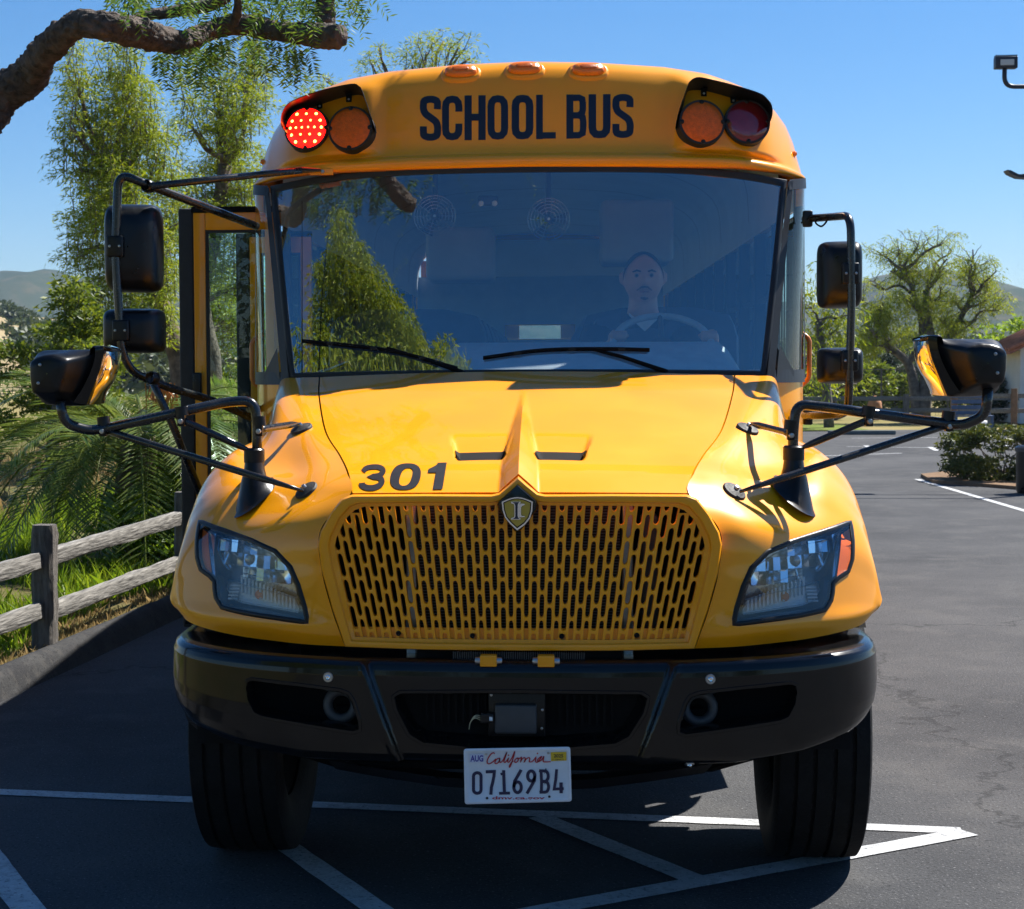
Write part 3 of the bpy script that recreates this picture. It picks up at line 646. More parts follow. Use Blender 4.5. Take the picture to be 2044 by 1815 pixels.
# ---------------- headlights
def headlight(side):
    mir = (lambda p: p) if side > 0 else fmir
    out = densify([Vector(p) for p in HLXZ], .012); n = len(out)
    cx = sum(p.x for p in out)/n; cz = sum(p.y for p in out)/n
    def offs(p, i, d):                                   # offset outline by d outwards
        a, c = out[i-1], out[(i+1) % n]; t = (c-a).normalized(); nn = Vector((t.y, -t.x))
        if nn.dot(p-Vector((cx, cz))) < 0: nn = -nn
        return p+nn*d
    h = link(bpy.data.objects.new('headlight', None), bus)
    ring = []
    for d, off in ((.013,-.004),(.010,.004),(.002,.006),(-.004,.004),(-.006,-.012)):
        ring.append([mir(fsurf(*offs(p, i, d), off)) for i, p in enumerate(out)])
    MB().grid(ring, True).build('headlight_bezel', 'black_plastic', h, auto=60)
    # housing walls and back
    w0 = [mir(fsurf(*offs(p, i, .004), -.004)) for i, p in enumerate(out)]; w1 = [mir(fsurf(lerp(cx, p.x, .86), lerp(cz, p.y, .86), 0)+Vector((0,.075,0))) for p in out]
    b = MB().grid([w0, w1], True); v, f = fill_poly([(lerp(cx, p.x, .86), lerp(cz, p.y, .86)) for p in out], .03)
    b.add([mir(fsurf(p.x, p.y, 0)+Vector((0,.075,0))) for p in v], f); b.build('headlight_housing', 'lamp_dark', h)
    v, f = fill_poly([tuple(p) for p in out], .025); b = MB(); b.add([mir(fsurf(p.x, p.y, .002)) for p in v], f); b.build('headlight_lens', 'lamp_clear', h, smooth=True)
    def inner(poly, dep, mat_, name, bow=0, step=.02, wall=.03):
        q = [cast(T_f0, *p, off=0) for p in poly]; xz = densify([Vector((p.x, p.z)) for p in q], .015); m = len(xz)
        mx = sum(p.x for p in xz)/m; mz = sum(p.y for p in xz)/m
        rr = max((p-Vector((mx, mz))).length for p in xz)
        v, f = fill_poly([tuple(p) for p in xz], step); b = MB()
        b.add([mir(fsurf(p.x, p.y, 0)+Vector((0, dep+bow*(1-min(1, (p-Vector((mx, mz))).length/rr)**2), 0))) for p in v], f)
        b.grid([[mir(fsurf(p.x, p.y, 0)+Vector((0, dep, 0))) for p in xz], [mir(fsurf(p.x, p.y, 0)+Vector((0, dep-wall, 0))) for p in xz]], True)
        return b.build(name, mat_, h, auto=35)
    ZH = Z(1200, 1150, 1000)
    up = [ZH(*p) for p in ((1300,540),(1330,480),(1420,420),(1560,375),(1690,345),(1695,400),(1670,470),(1640,505),(1500,535),(1370,575),(1300,580))]
    lo = [ZH(*p) for p in ((1255,700),(1275,650),(1380,620),(1560,580),(1635,560),(1640,600),(1615,650),(1560,675),(1400,700),(1260,722))]
    inner(up, .055, 'reflector', 'high_beam_reflector', .03, .016)
    inner(lo, .045, 'lamp_ribbed', 'turn_signal_reflector', .012, .02)
    # vertical facets of the main reflector
    rs = random.Random(3); upz = [(p.x, p.z) for p in (cast(T_f0, *q, off=0) for q in up)]
    fx0, fx1 = min(p[0] for p in upz), max(p[0] for p in upz); fz0, fz1 = min(p[1] for p in upz), max(p[1] for p in upz)
    for k in range(11):
        for r_ in range(3):
            a0, a1 = lerp(fx0, fx1, k/11), lerp(fx0, fx1, (k+1)/11); c0, c1 = lerp(fz0, fz1, r_/3), lerp(fz0, fz1, (r_+1)/3); mx_, mz_ = (a0+a1)/2, (c0+c1)/2
            if not in_poly(mx_, mz_, upz): continue
            tx, tz = rs.uniform(-.9,.9), rs.uniform(.15,.95); p0 = fsurf(mx_, mz_, 0)+Vector((0,.045,0)); b = MB()
            a_ = [Vector((xx, p0.y+(xx-mx_)*tx+(zz-mz_)*tz, zz)) for xx, zz in ((a0+.0008,c0+.0008),(a1-.0008,c0+.0008),(a1-.0008,c1-.0008),(a0+.0008,c1-.0008))]
            b.prism([mir(p) for p in a_], (0,.006,0)); b.build('reflector_facet', 'reflector', h)
    for px, py, r, mm in ((*ZH(1520,455), .020, 'lamp_dark'), (*ZH(1470,635), .016, 'amber')):
        q = mir(cast(T_f0, px, py, off=0)+Vector((0,.04,0))); MB().lathe([(0,.012),(r*.6,.011),(r,.004),(r,-.03)], q, (0,-1,0), 20).build('bulb', mm, h, auto=40)
    am = [ZH(*p) for p in ((1745,318),(1790,285),(1797,430),(1775,500),(1722,535),(1735,440))]
    inner(am, -.003 if side > 0 else .02, 'orange_reflector', 'side_reflector', 0, .015, -.006 if side > 0 else .005)
    strip = [ZH(*p) for p in ((1700,320),(1790,268),(1792,280),(1742,312),(1732,420),(1712,545),(1700,555),(1712,430))]
    inner(strip, .02, 'reflector', 'light_guide', 0, .02, .01)
    for k in range(15):
        q = cast(T_f0, *ZH(1285+20*k, 678-7*k), off=0)+Vector((0,.030,0)); hz_ = .020+.010*(k/14); b = MB().box((q.x-.0035, q.y, q.z-hz_),(q.x+.0035, q.y+.010, q.z+hz_), bev=.001)
        b.v = [mir(p) for p in b.v]; b.build('lamp_rib', 'lamp_ribbed', h)
    for k in range(5):
        q = cast(T_f0, *ZH(1600+3*k, 585+17*k), off=0)+Vector((0,.022,0)); b = MB().box((q.x-.018, q.y, q.z-.003),(q.x+.016, q.y+.012, q.z+.003), bev=.001)
        b.v = [mir(p) for p in b.v]; b.build('lamp_rib', 'lamp_ribbed', h)
    return h
headlight(1); headlight(-1)
# ---------------- bumper
def plan(t):
    """plan curve of the bumper, t = 0 centre front .. 1 end of the side"""
    return PLAN_X(t)
A_, B_, NN = 1.205, .60, 3.1
pc = []
for i in range(401):
    th = math.pi/2*i/400; pc.append(Vector((A_*math.sin(th)**(2/NN), .62-B_*math.cos(th)**(2/NN))))
pc += [Vector((A_, .62+.13*i/10)) for i in range(1, 11)]
cum = [0]
for i in range(1, len(pc)): cum.append(cum[-1]+(pc[i]-pc[i-1]).length)
NB = 300
half = []
for i in range(NB+1):
    s = cum[-1]*i/NB; half.append(Vector((interp(s, cum, [p.x for p in pc]), interp(s, cum, [p.y for p in pc]))))
nor = []
for i in range(NB+1):
    a, c = half[max(0, i-1)], half[min(NB, i+1)]; t = (c-a).normalized(); nor.append(Vector((-t.y, t.x)))    # inwards
def zbot(x): return interp(abs(x), [0,.7,.92,1.085,1.163,1.205], [.540,.548,.573,.61,.64,.66])
def ztop(x): return .875+.02*(x/1.19)**2
PROF = [(.22,'t',-.004),(.10,'t',.002),(.045,'t',.004),(.022,'t',-.001),(.008,'t',-.012),(.002,'t',-.030),(0,'m',.86),(-.002,'m',.7),(-.004,'m',.5),(-.002,'m',.35),(.004,'m',.2),(.010,'b',.035),(.022,'b',.012),(.045,'b',.002),(.09,'b',.0),(.22,'b',.012)]
def bump_col(x, y, n):
    zt, zb = ztop(x), zbot(x); out = []
    for off, k, q in PROF:
        z = zt+q if k == 't' else zb+q if k == 'b' else lerp(zb, zt, q); out.append([off, z])
    # refine the face
    dense = []
    for i in range(len(out)-1):
        kk = 14 if 5 <= i <= 10 else 3
        for j in range(kk): dense.append((lerp(out[i][0], out[i+1][0], j/kk), lerp(out[i][1], out[i+1][1], j/kk)))
    dense.append(tuple(out[-1])); res = []
    for off, z in dense:
        xs = .503-(.879-z)*.36; step = 1-sstep(xs-.022, xs, abs(x))        # the middle lies deeper than the ends
        o = off+.024*step
        edge = max(0, 1-abs(abs(x)-xs-.006)/.012); o -= .004*edge
        res.append(Vector((x+n.x*o, y+n.y*o, z)))
    return res
cols = []
for i in range(-NB, NB+1):
    j = abs(i); p, n = half[j], nor[j]; s = 1 if i >= 0 else -1
    cols.append(bump_col(s*p.x, p.y, Vector((s*n.x, n.y))))
bt = MB().grid(cols); T_b = BVHTree.FromPolygons(bt.v, bt.f)
def bsurf(x, z, off=0):
    l, n, i, d = T_b.ray_cast(Vector((x, -1, z)), Vector((0, 1, 0)))
    if l is None: l, n, i, d = T_b.find_nearest(Vector((x, 0, z)))
    if n.y > 0: n = -n
    return l+n*off
ZB = Z(1200, 1500, 1300)
FOG = [ZB(*p) for p in ((748,345),(765,318),(800,306),(960,288),(1150,268),(1168,275),(1172,300),(1165,345),(1140,392),(1110,406),(950,432),(745,460),(722,452),(724,420))]
CEN = [(787,1392),(800,1384),(1034,1383),(1280,1386),(1292,1394),(1284,1424),(1255,1470),(1228,1484),(1130,1492),(1034,1496),(930,1490),(845,1482),(818,1466),(792,1416)]
fog3 = [cast(T_b, *p, off=0) for p in FOG]; cen3 = [cast(T_b, *p, off=0) for p in CEN]
fogR = [(p.x, p.z) for p in fog3]; fogL = [(-x, z) for x, z in fogR]; cenP = [(p.x, p.z) for p in cen3]
hit = []
for q in bt.f:
    c = sum((bt.v[i] for i in q), Vector())/4
    if c.y < .33 and any(in_poly(c.x, c.z, pl) for pl in (fogR, fogL, cenP)): continue
    hit.append(q)
bt.f = hit
bumper = bt.build('bumper', 'black_gloss', bus, auto=40)
def opening(poly, depth, name, flare=.02):
    pl = densify([Vector(p) for p in poly], .012); n = len(pl); cx = sum(p.x for p in pl)/n; cz = sum(p.y for p in pl)/n
    def off(i, d):
        a, c = pl[i-1], pl[(i+1) % n]; t = (c-a).normalized(); nn = Vector((t.y, -t.x))
        if nn.dot(pl[i]-Vector((cx, cz))) < 0: nn = -nn
        return pl[i]+nn*d
    rg = [[bsurf(*off(i, .013), -.003) for i in range(n)], [bsurf(*off(i, .009), .0035) for i in range(n)], [bsurf(*off(i, .0), .003) for i in range(n)]]
    rg.append([bsurf(*off(i, -.006), 0)+Vector((0, .012, 0)) for i in range(n)]); rg.append([bsurf(*off(i, -flare), 0)+Vector((0, depth, 0)) for i in range(n)])
    return MB().grid(rg, True).build(name, 'black_gloss', bumper, auto=50)
opening(fogR, .10, 'fog_lamp_opening', .008); opening(fogL, .10, 'fog_lamp_opening', .008); opening(cenP, .09, 'centre_opening', .022)
MB().box((-.42,.14,.60),(.42,.16,.84)).build('crossmember', 'black_matt', bumper)
for k in range(26):
    x = -.30+.6*k/25; MB().box((x-.004,.125,.66),(x+.004,.14,.80)).build('intake_slat', 'black_matt', bumper)
MB().box((-.30,.118,.795),(.30,.138,.803)).build('intake_edge', 'grey_plastic', bumper)
for s in (-1, 1):
    c = P(1395, 1412, .14); c.x *= s; hook = MB(); hook.lathe([(.045+.016*math.cos(a), .016*math.sin(a)) for a in [2*math.pi*i/12 for i in range(13)]], c, (0,-1,.15), 26)
    hook.build('tow_hook', 'grey_plastic', bumper, smooth=True)
    MB().box((min(.44*s,1.08*s),.26,.56),(max(.44*s,1.08*s),.28,.86)).build('bracket_backing_plate', 'black_matt', bumper)  # black bracket plate, widened to hide the sunlit ground behind the tow hook
ZL = Z(1080, 1750, 370)
# radar module in the centre opening, with its plug
rmod = MB().box((-.077,.075,.640),(.058,.13,.735), bev=.008).build('radar_module', 'grey_plastic', bumper, auto=40)
MB().box((-.098,.10,.628),(.085,.118,.775), bev=.004).build('module_bracket', 'black_plastic', rmod, auto=40)
MB().box((-.122,.072,.675),(-.080,.10,.706), bev=.004).build('module_plug', 'black_plastic', rmod, auto=40)
MB().box((-.094,.068,.684),(-.083,.074,.697), bev=.001).build('plug_clip', 'lamp_ribbed', rmod)
b = MB()
for k in range(3): b.tube(smooth_line([(-.121,.086,.682+.007*k), (-.14,.082,.690+.004*k), (-.155,.088,.675), (-.16,.10,.65)], 10), .0016, 6)
b.build('module_wire', mat('cream_wire', (.5,.46,.3), .5), rmod)
for x, z in ((-.088,.762),(.076,.715),(.074,.655)): MB().lathe([(0,.004),(.004,.003),(.005,0)], (x,.098,z), (0,-1,0), 10).build('module_screw', 'steel', rmod)
for px, py in ((655,1352),(1418,1356),(1376,1525)):
    q = cast(T_b, px, py, 0); l, n, i, d = T_b.find_nearest(q); n = -n if n.y > 0 else n; r = ray(px, py)
    bo = MB().lathe([(.0075,.004),(.015,.004),(.0165,.0015),(.0165,-.004)], q, n, 24).build('bumper_washer', 'steel', bumper, auto=30)
    MB().lathe([(0,.006),(.003,.006),(.0032,.009),(.006,.0095),(.0085,.007),(.009,.002)], q, n, 16).build('bumper_bolt', 'chrome', bo, auto=30)
# lower valance and the side splash guards
b = MB()
pv = [(-.62,.10,.545),(-.45,.09,.52),(-.25,.085,.495),(0,.085,.485),(.25,.085,.495),(.45,.09,.52),(.62,.10,.545)]
b.grid([[Vector(p) for p in pv],[Vector((x*.96, y+.02, z-.035)) for x, y, z in pv],[Vector((x*.9, y+.16, z-.02)) for x, y, z in pv]]); b.build('air_dam', 'black_plastic', bumper, auto=50)
MB().tube([Vector((-1.0,1.03,.45)), Vector((-.7,1.03,.36)), Vector((.7,1.03,.36)), Vector((1.0,1.03,.45))], .06, 10).build('axle_beam', 'black_matt', bus)
MB().box((-.60,.20,.50),(.60,1.55,.70)).build('engine_cradle', 'black_matt', bus)
MB().box((.138,.06,.468),(.162,.10,.482)).build('yellow_tag', 'plate_yellow', bumper)
sg = MB(); sgp = [P(358,1398,.40), P(375,1440,.40), P(400,1462,.38), P(495,1478,.25), P(500,1462,.22), P(430,1440,.28), P(380,1415,.36)]
sg.prism(sgp, (0,.02,0)); sg.build('splash_guard', 'black_plastic', bumper)
# ---------------- licence plate
YP = -.012
def LP(x, y, off=0): p = P(*ZL(x, y), YP); return Vector((p.x, YP-off, p.z))
pc4 = [Vector((287,435)), Vector((1725,408)), Vector((1745,1145)), Vector((302,1183))]
pout = []
for i in range(4):
    a, b_, c = pc4[i-1], pc4[i], pc4[(i+1) % 4]
    for p in fillet([b_+(a-b_).normalized()*85, b_, b_+(c-b_).normalized()*85], 84, 6)[1:-1]: pout.append(p)
cen = Vector((1015, 793))
def inset(k): return [cen+Vector(((p.x-cen.x)*(1-k/720), (p.y-cen.y)*(1-k/370))) for p in pout]
b = MB(); rr = [[LP(*p, -.004) for p in pout], [LP(*p, .0) for p in pout], [LP(*p, .002) for p in inset(18)], [LP(*p, .002) for p in inset(34)], [LP(*p, .0) for p in inset(44)]]
b.grid(rr, True); b.f.append(tuple(len(pout)*4+i for i in range(len(pout)))); b.f.append(tuple(range(len(pout)))[::-1])
plate = b.build('licence_plate', 'white_plate', bus, auto=40)
def strokes(name, lst, m, parent, off, fn=LP, thick=0):
    b = MB(); z = 0
    for pts, w in lst:
        v, f = ribbon(pts, w); b.add([fn(p.x, p.y, off+z) for p in v], f); z += .00012
    return b.build(name, m, parent)
W_ = 42
def rr_loop(x0, y0, x1, y1, r): 
    return [(x0+r, y0)]+[(x1-r, y0)]+arc(x1-r, y0+r, r, r, -90, 0, 6)[1:]+[(x1, y1-r)]+arc(x1-r, y1-r, r, r, 0, 90, 6)[1:]+[(x0+r, y1)]+arc(x0+r, y1-r, r, r, 90, 180, 6)[1:]+[(x0, y0+r)]+arc(x0+r, y0+r, r, r, 180, 269, 6)[1:]
def close_stroke(pts): return pts+[pts[1]]
LET = {
 '0': [(rr_loop(420,755,522,1030,48)+[(470,755)], W_)],
 '7': [([(585,742),(700,738),(696,800),(680,880),(662,950),(654,1050)], W_)],
 '1': [([(785,775),(825,765)], 34), ([(826,720),(832,900),(838,1028)], W_), ([(765,1032),(912,1028)], 38)],
 '6': [([(1062,715),(1020,790),(975,870),(965,930)]+arc(1014,950,50,72,180,-180,26), W_)],
 '9': [([(1140,1035),(1190,950),(1240,860),(1245,810)]+arc(1198,798,48,68,0,-360,26), W_)],
 'B': [([(1305,725),(1330,730),(1338,880),(1335,1015),(1310,1018)], 40), ([(1330,728),(1385,730)]+arc(1385,800,42,70,-90,90,10)+[(1340,870)], 40), ([(1340,872),(1388,872)]+arc(1388,944,44,72,-90,90,10)+[(1330,1016)], 40)],
 '4': [([(1540,708),(1528,850),(1508,975),(1636,968)], 38), ([(1600,885),(1602,1030)], 46)]}
for k, l in LET.items(): strokes('plate_character', l, 'plate_navy', plate, .0022)
cal = [[(705,500),(690,485),(660,500),(625,545),(605,590),(608,625),(640,632),(690,600),(725,565)],[(770,560),(745,565),(712,600),(715,630),(745,625),(770,590),(776,562),(770,600),(785,615),(815,590),(850,520),(868,482),(850,540),(830,600),(845,615),(870,590),(892,558),(880,600),(895,612),(935,560),(965,490),(975,475),(955,560),(920,660),(905,680),(905,660),(935,610),(960,600)],[(1010,555),(985,575),(975,605),(990,615),(1015,600),(1025,570),(1010,555),(1045,560),(1068,545),(1055,605),(1075,570),(1105,550),(1118,565),(1105,608),(1130,570),(1165,550),(1180,565),(1172,605),(1215,600),(1262,545),(1255,600),(1285,610),(1340,535),(1290,570),(1290,605),(1340,580),(1368,535),(1360,600),(1400,608),(1460,605)]]
strokes('plate_script', [(smooth_line([(*p, 0) for p in l], len(l)*3), 15) for l in cal], 'plate_red', plate, .0024)
b = MB()
for x, y in ((893,518),(1282,493)): b.add([LP(x+10*math.cos(a), y+10*math.sin(a), .0026) for a in [k*math.pi/4 for k in range(8)]], [tuple(range(8))])
b.build('plate_script_dot', 'plate_red', plate)
def font_text(txt, name, m, parent, fn, x0, y0, x1, y1, bold=0.0, off=.0024):
    """built-in font laid flat in picture units, box x0..x1, y0 (top)..y1 (bottom)"""
    cu = bpy.data.curves.new(name, 'FONT'); cu.body = txt; cu.offset = bold; cu.resolution_u = 3
    ob = bpy.data.objects.new(name, cu); COL.objects.link(ob)
    dg = bpy.context.evaluated_depsgraph_get(); me = bpy.data.meshes.new_from_object(ob.evaluated_get(dg)); bpy.data.objects.remove(ob)
    co = np.empty(len(me.vertices)*3); me.vertices.foreach_get('co', co); co = co.reshape(-1, 3)
    lo, hi = co.min(0), co.max(0)
    vv = [fn(lerp(x0, x1, (c[0]-lo[0])/(hi[0]-lo[0])), lerp(y1, y0, (c[1]-lo[1])/(hi[1]-lo[1])), off) for c in co]
    return mk(name, vv, [tuple(p.vertices) for p in me.polygons], m, parent)
b = MB(); b.add([LP(*p, .0020) for p in ((365,505),(558,500),(560,610),(368,616))], [(0,1,2,3)]); b.build('month_sticker', mat('pale_sticker', (.62,.64,.76), .4), plate)
b = MB(); b.add([LP(*p, .0020) for p in ((1462,478),(1672,472),(1674,590),(1465,598))], [(0,1,2,3)]); b.build('year_sticker', 'plate_yellow', plate)
font_text('AUG', 'plate_text', 'plate_blue', plate, LP, 378, 518, 552, 605, .03)
font_text('2025', 'plate_text', 'ink_black', plate, LP, 1503, 502, 1630, 550, .025)
font_text('dmv.ca.gov', 'plate_text', 'plate_red', plate, LP, 672, 1072, 1382, 1125, .02)
font_text('Y 7284972', 'plate_text', 'ink_black', plate, LP, 1480, 565, 1635, 588, .0)
for x, y, m in ((590,505,'steel'),(1427,490,'steel'),(602,1098,'ink_black'),(1443,1078,'ink_black')):
    c = LP(x, y, 0); MB().lathe([(0,.004 if m == 'steel' else .0028),(.0035,.0035 if m == 'steel' else .0027),(.0042,.0)], c, (0,-1,0), 14).build('plate_screw', m, plate)
# ---------------- hood number, painted on the hood
Z5 = Z(700, 850, 1200)
def HP(x, y, off): return cast(T_hood, *Z5(x, y), off)
three = [(318,516)]+[(330,503),(352,497),(380,497),(398,505),(400,518),(385,532),(358,537),(386,541),(396,555),(388,572),(362,583),(335,583),(316,574),(313,563)]
b = MB(); v, f = ribbon(smooth_line([(*p, 0) for p in three], 60), [lerp(20, 25, i/60) for i in range(61)]); b.add([HP(p.x, p.y, .0025) for p in v], f)
nm = b.build('hood_number', 'decal', hood)
b = MB(); o_ = []; i_ = []
for k in range(48):
    a = 2*math.pi*k/48; c, s_ = math.cos(a), math.sin(a); e = lambda q: math.copysign(abs(q)**.8, q)
    y = 537+55*e(s_); o_.append((495+62*e(c)-(y-537)*.16, y)); y2 = 538+37*e(s_); i_.append((497+25*e(c)-(y2-537)*.30, y2))
b.grid([[HP(*p, .0025) for p in o_], [HP(*p, .0025) for p in i_]], True); b.build('hood_number', 'decal', hood)
b = MB(); b.grid([[HP(lerp(628, 609, k/14), lerp(480, 591, k/14), .003) for k in range(15)], [HP(lerp(666, 648, k/14), lerp(479, 590, k/14), .003) for k in range(15)]])
b.grid([[HP(lerp(626, 590, k/6), lerp(486, 506, (k/6)**.8), .003) for k in range(7)], [HP(lerp(622, 588, k/6), 521, .003) for k in range(7)]]); b.build('hood_number', 'decal', hood)
# ---------------- roof cap over the windshield, and the roof
AX = [0,.3,.6,.785,.95,1.05,1.108,1.16,1.195,1.211,1.22]
AZ = [3.166,3.157,3.134,3.104,3.054,3.010,2.975,2.927,2.870,2.80,2.64]
def zarch(x): return interp(abs(x), AX, AZ)
def zhead(x): return interp(abs(x), [0,.5,.9,1.1,1.22], [2.662,2.660,2.652,2.640,2.628])
def yhead(x): return 1.955+.045*(x/1.1)**2+.25*max(0, (abs(x)-.85)/.37)**2
CAPP = [(0,0),(-.022,.012),(-.028,.06),(-.018,.10),(.012,.128),(.030,.16),(.052,.36),(.076,.54),(.104,.71),(.132,.83),(.165,.91),(.215,.965),(.30,.992),(.46,1.0)]
def cap_pt(x, t):
    q = t*(len(CAPP)-1); v = crom([Vector((a, b)) for a, b in CAPP], q)
    z0, z1 = zhead(x), zarch(x)
    edge = max(0, (abs(x)-.75)/.47)
    pod = sstep(.60, .70, abs(x))*sstep(1.14, 1.02, abs(x))*sstep(.14, .2, v.y)*sstep(.98, .78, v.y)
    y = yhead(x)+v.x*(1+.25*edge)+.13*edge**2*v.y-.030*pod
    return Vector((x, y, z0+(z1-z0)*v.y))
xs = [math.sin(math.pi/2*(-1+2*i/160))*1.2195 for i in range(161)]
rows = [[cap_pt(x, i/72) for x in xs] for i in range(73)]
cap = MB().grid([[p+Vector((0,.05,.004)) for p in rows[0]]]+rows).build('roof_cap', 'paint', bus, auto=60)
T_cap = bvh(cap)
rend = rows[-1]
roof_rows = [[Vector((x, y, zarch(x)-.002)) for x in xs] for y in [2.58]+[3+1.0*i for i in range(9)]+[11.2]]
for k, p in enumerate(rend): roof_rows[0][k] = Vector((p.x, max(p.y-.03, 2.5), zarch(p.x)-.002))
roof = MB().grid(roof_rows).build('roof', 'paint', bus, auto=50)
for y in (3.6, 5.0, 6.4, 7.8, 9.2, 10.6):
    MB().grid([[Vector((x, yy, zarch(x)+h)) for x in xs] for yy, h in ((y-.03,-.002),(y-.025,.006),(y+.025,.006),(y+.03,-.002))]).build('roof_bow', 'paint', roof, auto=40)
# lettering
Z2 = Z(600, 100, 1400)
def CP(x, y, off): return cast(T_cap, *Z2(x, y), off)
def sign_letter(x0, x1, kind):
    def mp(u, v): x = lerp(x0, x1, u); return (x, lerp(lerp(197,190,(x-622)/758), lerp(357,346,(x-622)/758), v))
    w = .34
    def S():
        t = w/2*.92; c = [(1-t*1.05,.30),(1-t,.21),(.80,.115),(.5,.075),(.20,.115),(t,.22),(t*1.05,.30),(.26,.40),(.5,.485),(.76,.58),(1-t,.69),(1-t,.79),(.80,.885),(.5,.925),(.20,.885),(t,.79),(t,.68)]
        return [(smooth_line([(*p, 0) for p in c], 48), None)]
    t = w/2
    ob = lambda: [(t,.5),(t,.25)]+[(t+.03,.16),(.32,.095),(.5,.08),(.68,.095),(1-t-.03,.16)]+[(1-t,.25),(1-t,.5),(1-t,.75),(1-t-.03,.84),(.68,.905),(.5,.92),(.32,.905),(t+.03,.84),(t,.75),(t,.5)]
    if kind == 'S': L = S()
    elif kind == 'C': L = [([(1-t,.36),(1-t,.25),(1-t-.03,.16),(.68,.095),(.5,.08),(.32,.095),(t+.03,.16),(t,.25),(t,.5),(t,.75),(t+.03,.84),(.32,.905),(.5,.92),(.68,.905),(1-t-.03,.84),(1-t,.75),(1-t,.63)], None)]
    elif kind == 'O': L = [(ob(), None)]
    elif kind == 'U': L = [([(t,0),(t,.5),(t,.75),(t+.03,.84),(.32,.905),(.5,.92),(.68,.905),(1-t-.03,.84),(1-t,.75),(1-t,.5),(1-t,0)], None)]
    elif kind == 'H': L = [([(t,0),(t,1)], None), ([(1-t,0),(1-t,1)], None), ([(2*t,.49),(1-2*t,.49)], 'h')]
    elif kind == 'L': L = [([(t,0),(t,1)], None), ([(2*t,.92),(1,.92)], 'h')]
    elif kind == 'B': L = [([(t,0),(t,1)], None), ([(2*t,.075),(.62,.075),(.78,.11),(1-t-.02,.19),(1-t-.02,.33),(.78,.41),(.62,.475)], 'r'), ([(2*t,.475),(.62,.475),(.80,.52),(1-t,.62),(1-t,.77),(.80,.88),(.62,.925),(2*t,.925)], 'r')]
    W, H = x1-x0, 159; b = MB(); zo = 0
    for pts, k in L:
        pp = [Vector((u*W, v*H)) for u, v, *_ in pts]; wd = w*W if k is None else (w*W*.95 if k == 'h' else w*W*.92)
        # even out the stroke
        dens = []
        for i in range(len(pp)-1):
            n = max(1, int((pp[i+1]-pp[i]).length/7)); dens += [pp[i].lerp(pp[i+1], j/n) for j in range(n)]
        dens.append(pp[-1]); v, f = ribbon(dens, wd)
        b.add([CP(*mp(p.x/W, min(1, max(0, p.y/H))), .002+zo) for p in v], f); zo += .00015
    return b.build('sign_letter', 'navy', cap)
for k, (a, c) in zip('SCHOOLBUS', ((622,695),(700,772),(780,855),(862,935),(948,1025),(1035,1105),(1143,1215),(1222,1300),(1308,1381))): sign_letter(a, c, k)
# marker lamps on the roof edge
for px, py in ((920,147),(1047,141),(1174,143)):
    c = cast(T_cap, px, py, 0); l, n, i, d = T_cap.find_nearest(c); n = n if n.z > 0 else -n
    ax = Vector((1, 0, 0)); u = (ax-n*ax.dot(n)).normalized(); w = n.cross(u)
    def sup(r1, r2, h, N=40): return [c+u*r1*math.copysign(abs(math.cos(a))**.75, math.cos(a))+w*r2*math.copysign(abs(math.sin(a))**.75, math.sin(a))+n*h for a in [2*math.pi*k/N for k in range(N)]]
    base = MB().grid([sup(.090,.052,-.008), sup(.084,.046,.006), sup(.074,.037,.010), sup(.070,.034,.008)], True).build('marker_lamp', 'paint', cap, auto=60)
    b = MB().grid([sup(.071,.035,.004), sup(.068,.032,.020), sup(.060,.026,.028), sup(.03,.012,.031), sup(.001,.001,.031)], True); b.build('marker_lens', 'amber_marker', base, smooth=True)
    b = MB().grid([sup(.036,.016,.0308), sup(.034,.014,.034), sup(.03,.011,.035), sup(.001,.001,.035)], True); b.build('marker_lens_window', 'amber', base, smooth=True)
# warning lamps with their visors
def disc_frame(px, py):
    c = cast(T_cap, px, py, 0); n = Vector((.14*(1 if px > 1000 else -1), -1, .20)).normalized(); return c+n*.022, n
for px, py, kind in ((617,263,'lit'),(704,263,'amber'),(1397,251,'amber'),(1487,250,'red')):
    c, n = disc_frame(px, py); rad = .099; c = c+n*.004
    lamp = MB().lathe([(rad*.90,.020),(rad*.985,.020),(rad,.014),(rad,-.09)], c, n, 48).build('warning_lamp', 'rubber', cap, auto=40)
    m = {'lit': 'red_lit', 'amber': 'amber', 'red': 'red_lens'}[kind]
    MB().lathe([(0,.034),(rad*.35,.032),(rad*.65,.028),(rad*.86,.022),(rad*.93,.016)], c, n, 48).build('warning_lens', m, lamp, smooth=True)
    e1 = n.cross(Vector((0,0,1))).normalized(); e2 = e1.cross(n)
    for k in range(4):
        a = math.pi/2*k; q = c+(e1*math.cos(a)+e2*math.sin(a))*rad*.88+n*.018
        MB().lathe([(0,.010),(.006,.009),(.010,.005),(.010,-.004)], q, n, 14).build('lamp_screw', 'black_plastic', lamp, auto=40)
    if kind == 'lit':
        for r_, row in enumerate(((-.5,0,.5),(-.72,-.24,.24,.72),(-.80,-.5,-.18,.14,.46,.80),(-.72,-.24,.24,.72),(-.5,0,.5))):
            for u in row:
                vv = (2-r_)*.36; q = c+e1*(-u)*rad*.86+e2*vv*rad*.86+n*(.030-.008*(u*u+vv*vv)); 
                MB().lathe([(0,.0045),(.0045,.0035),(.0075,.0)], q, n, 10).build('led', 'led', lamp, smooth=True)
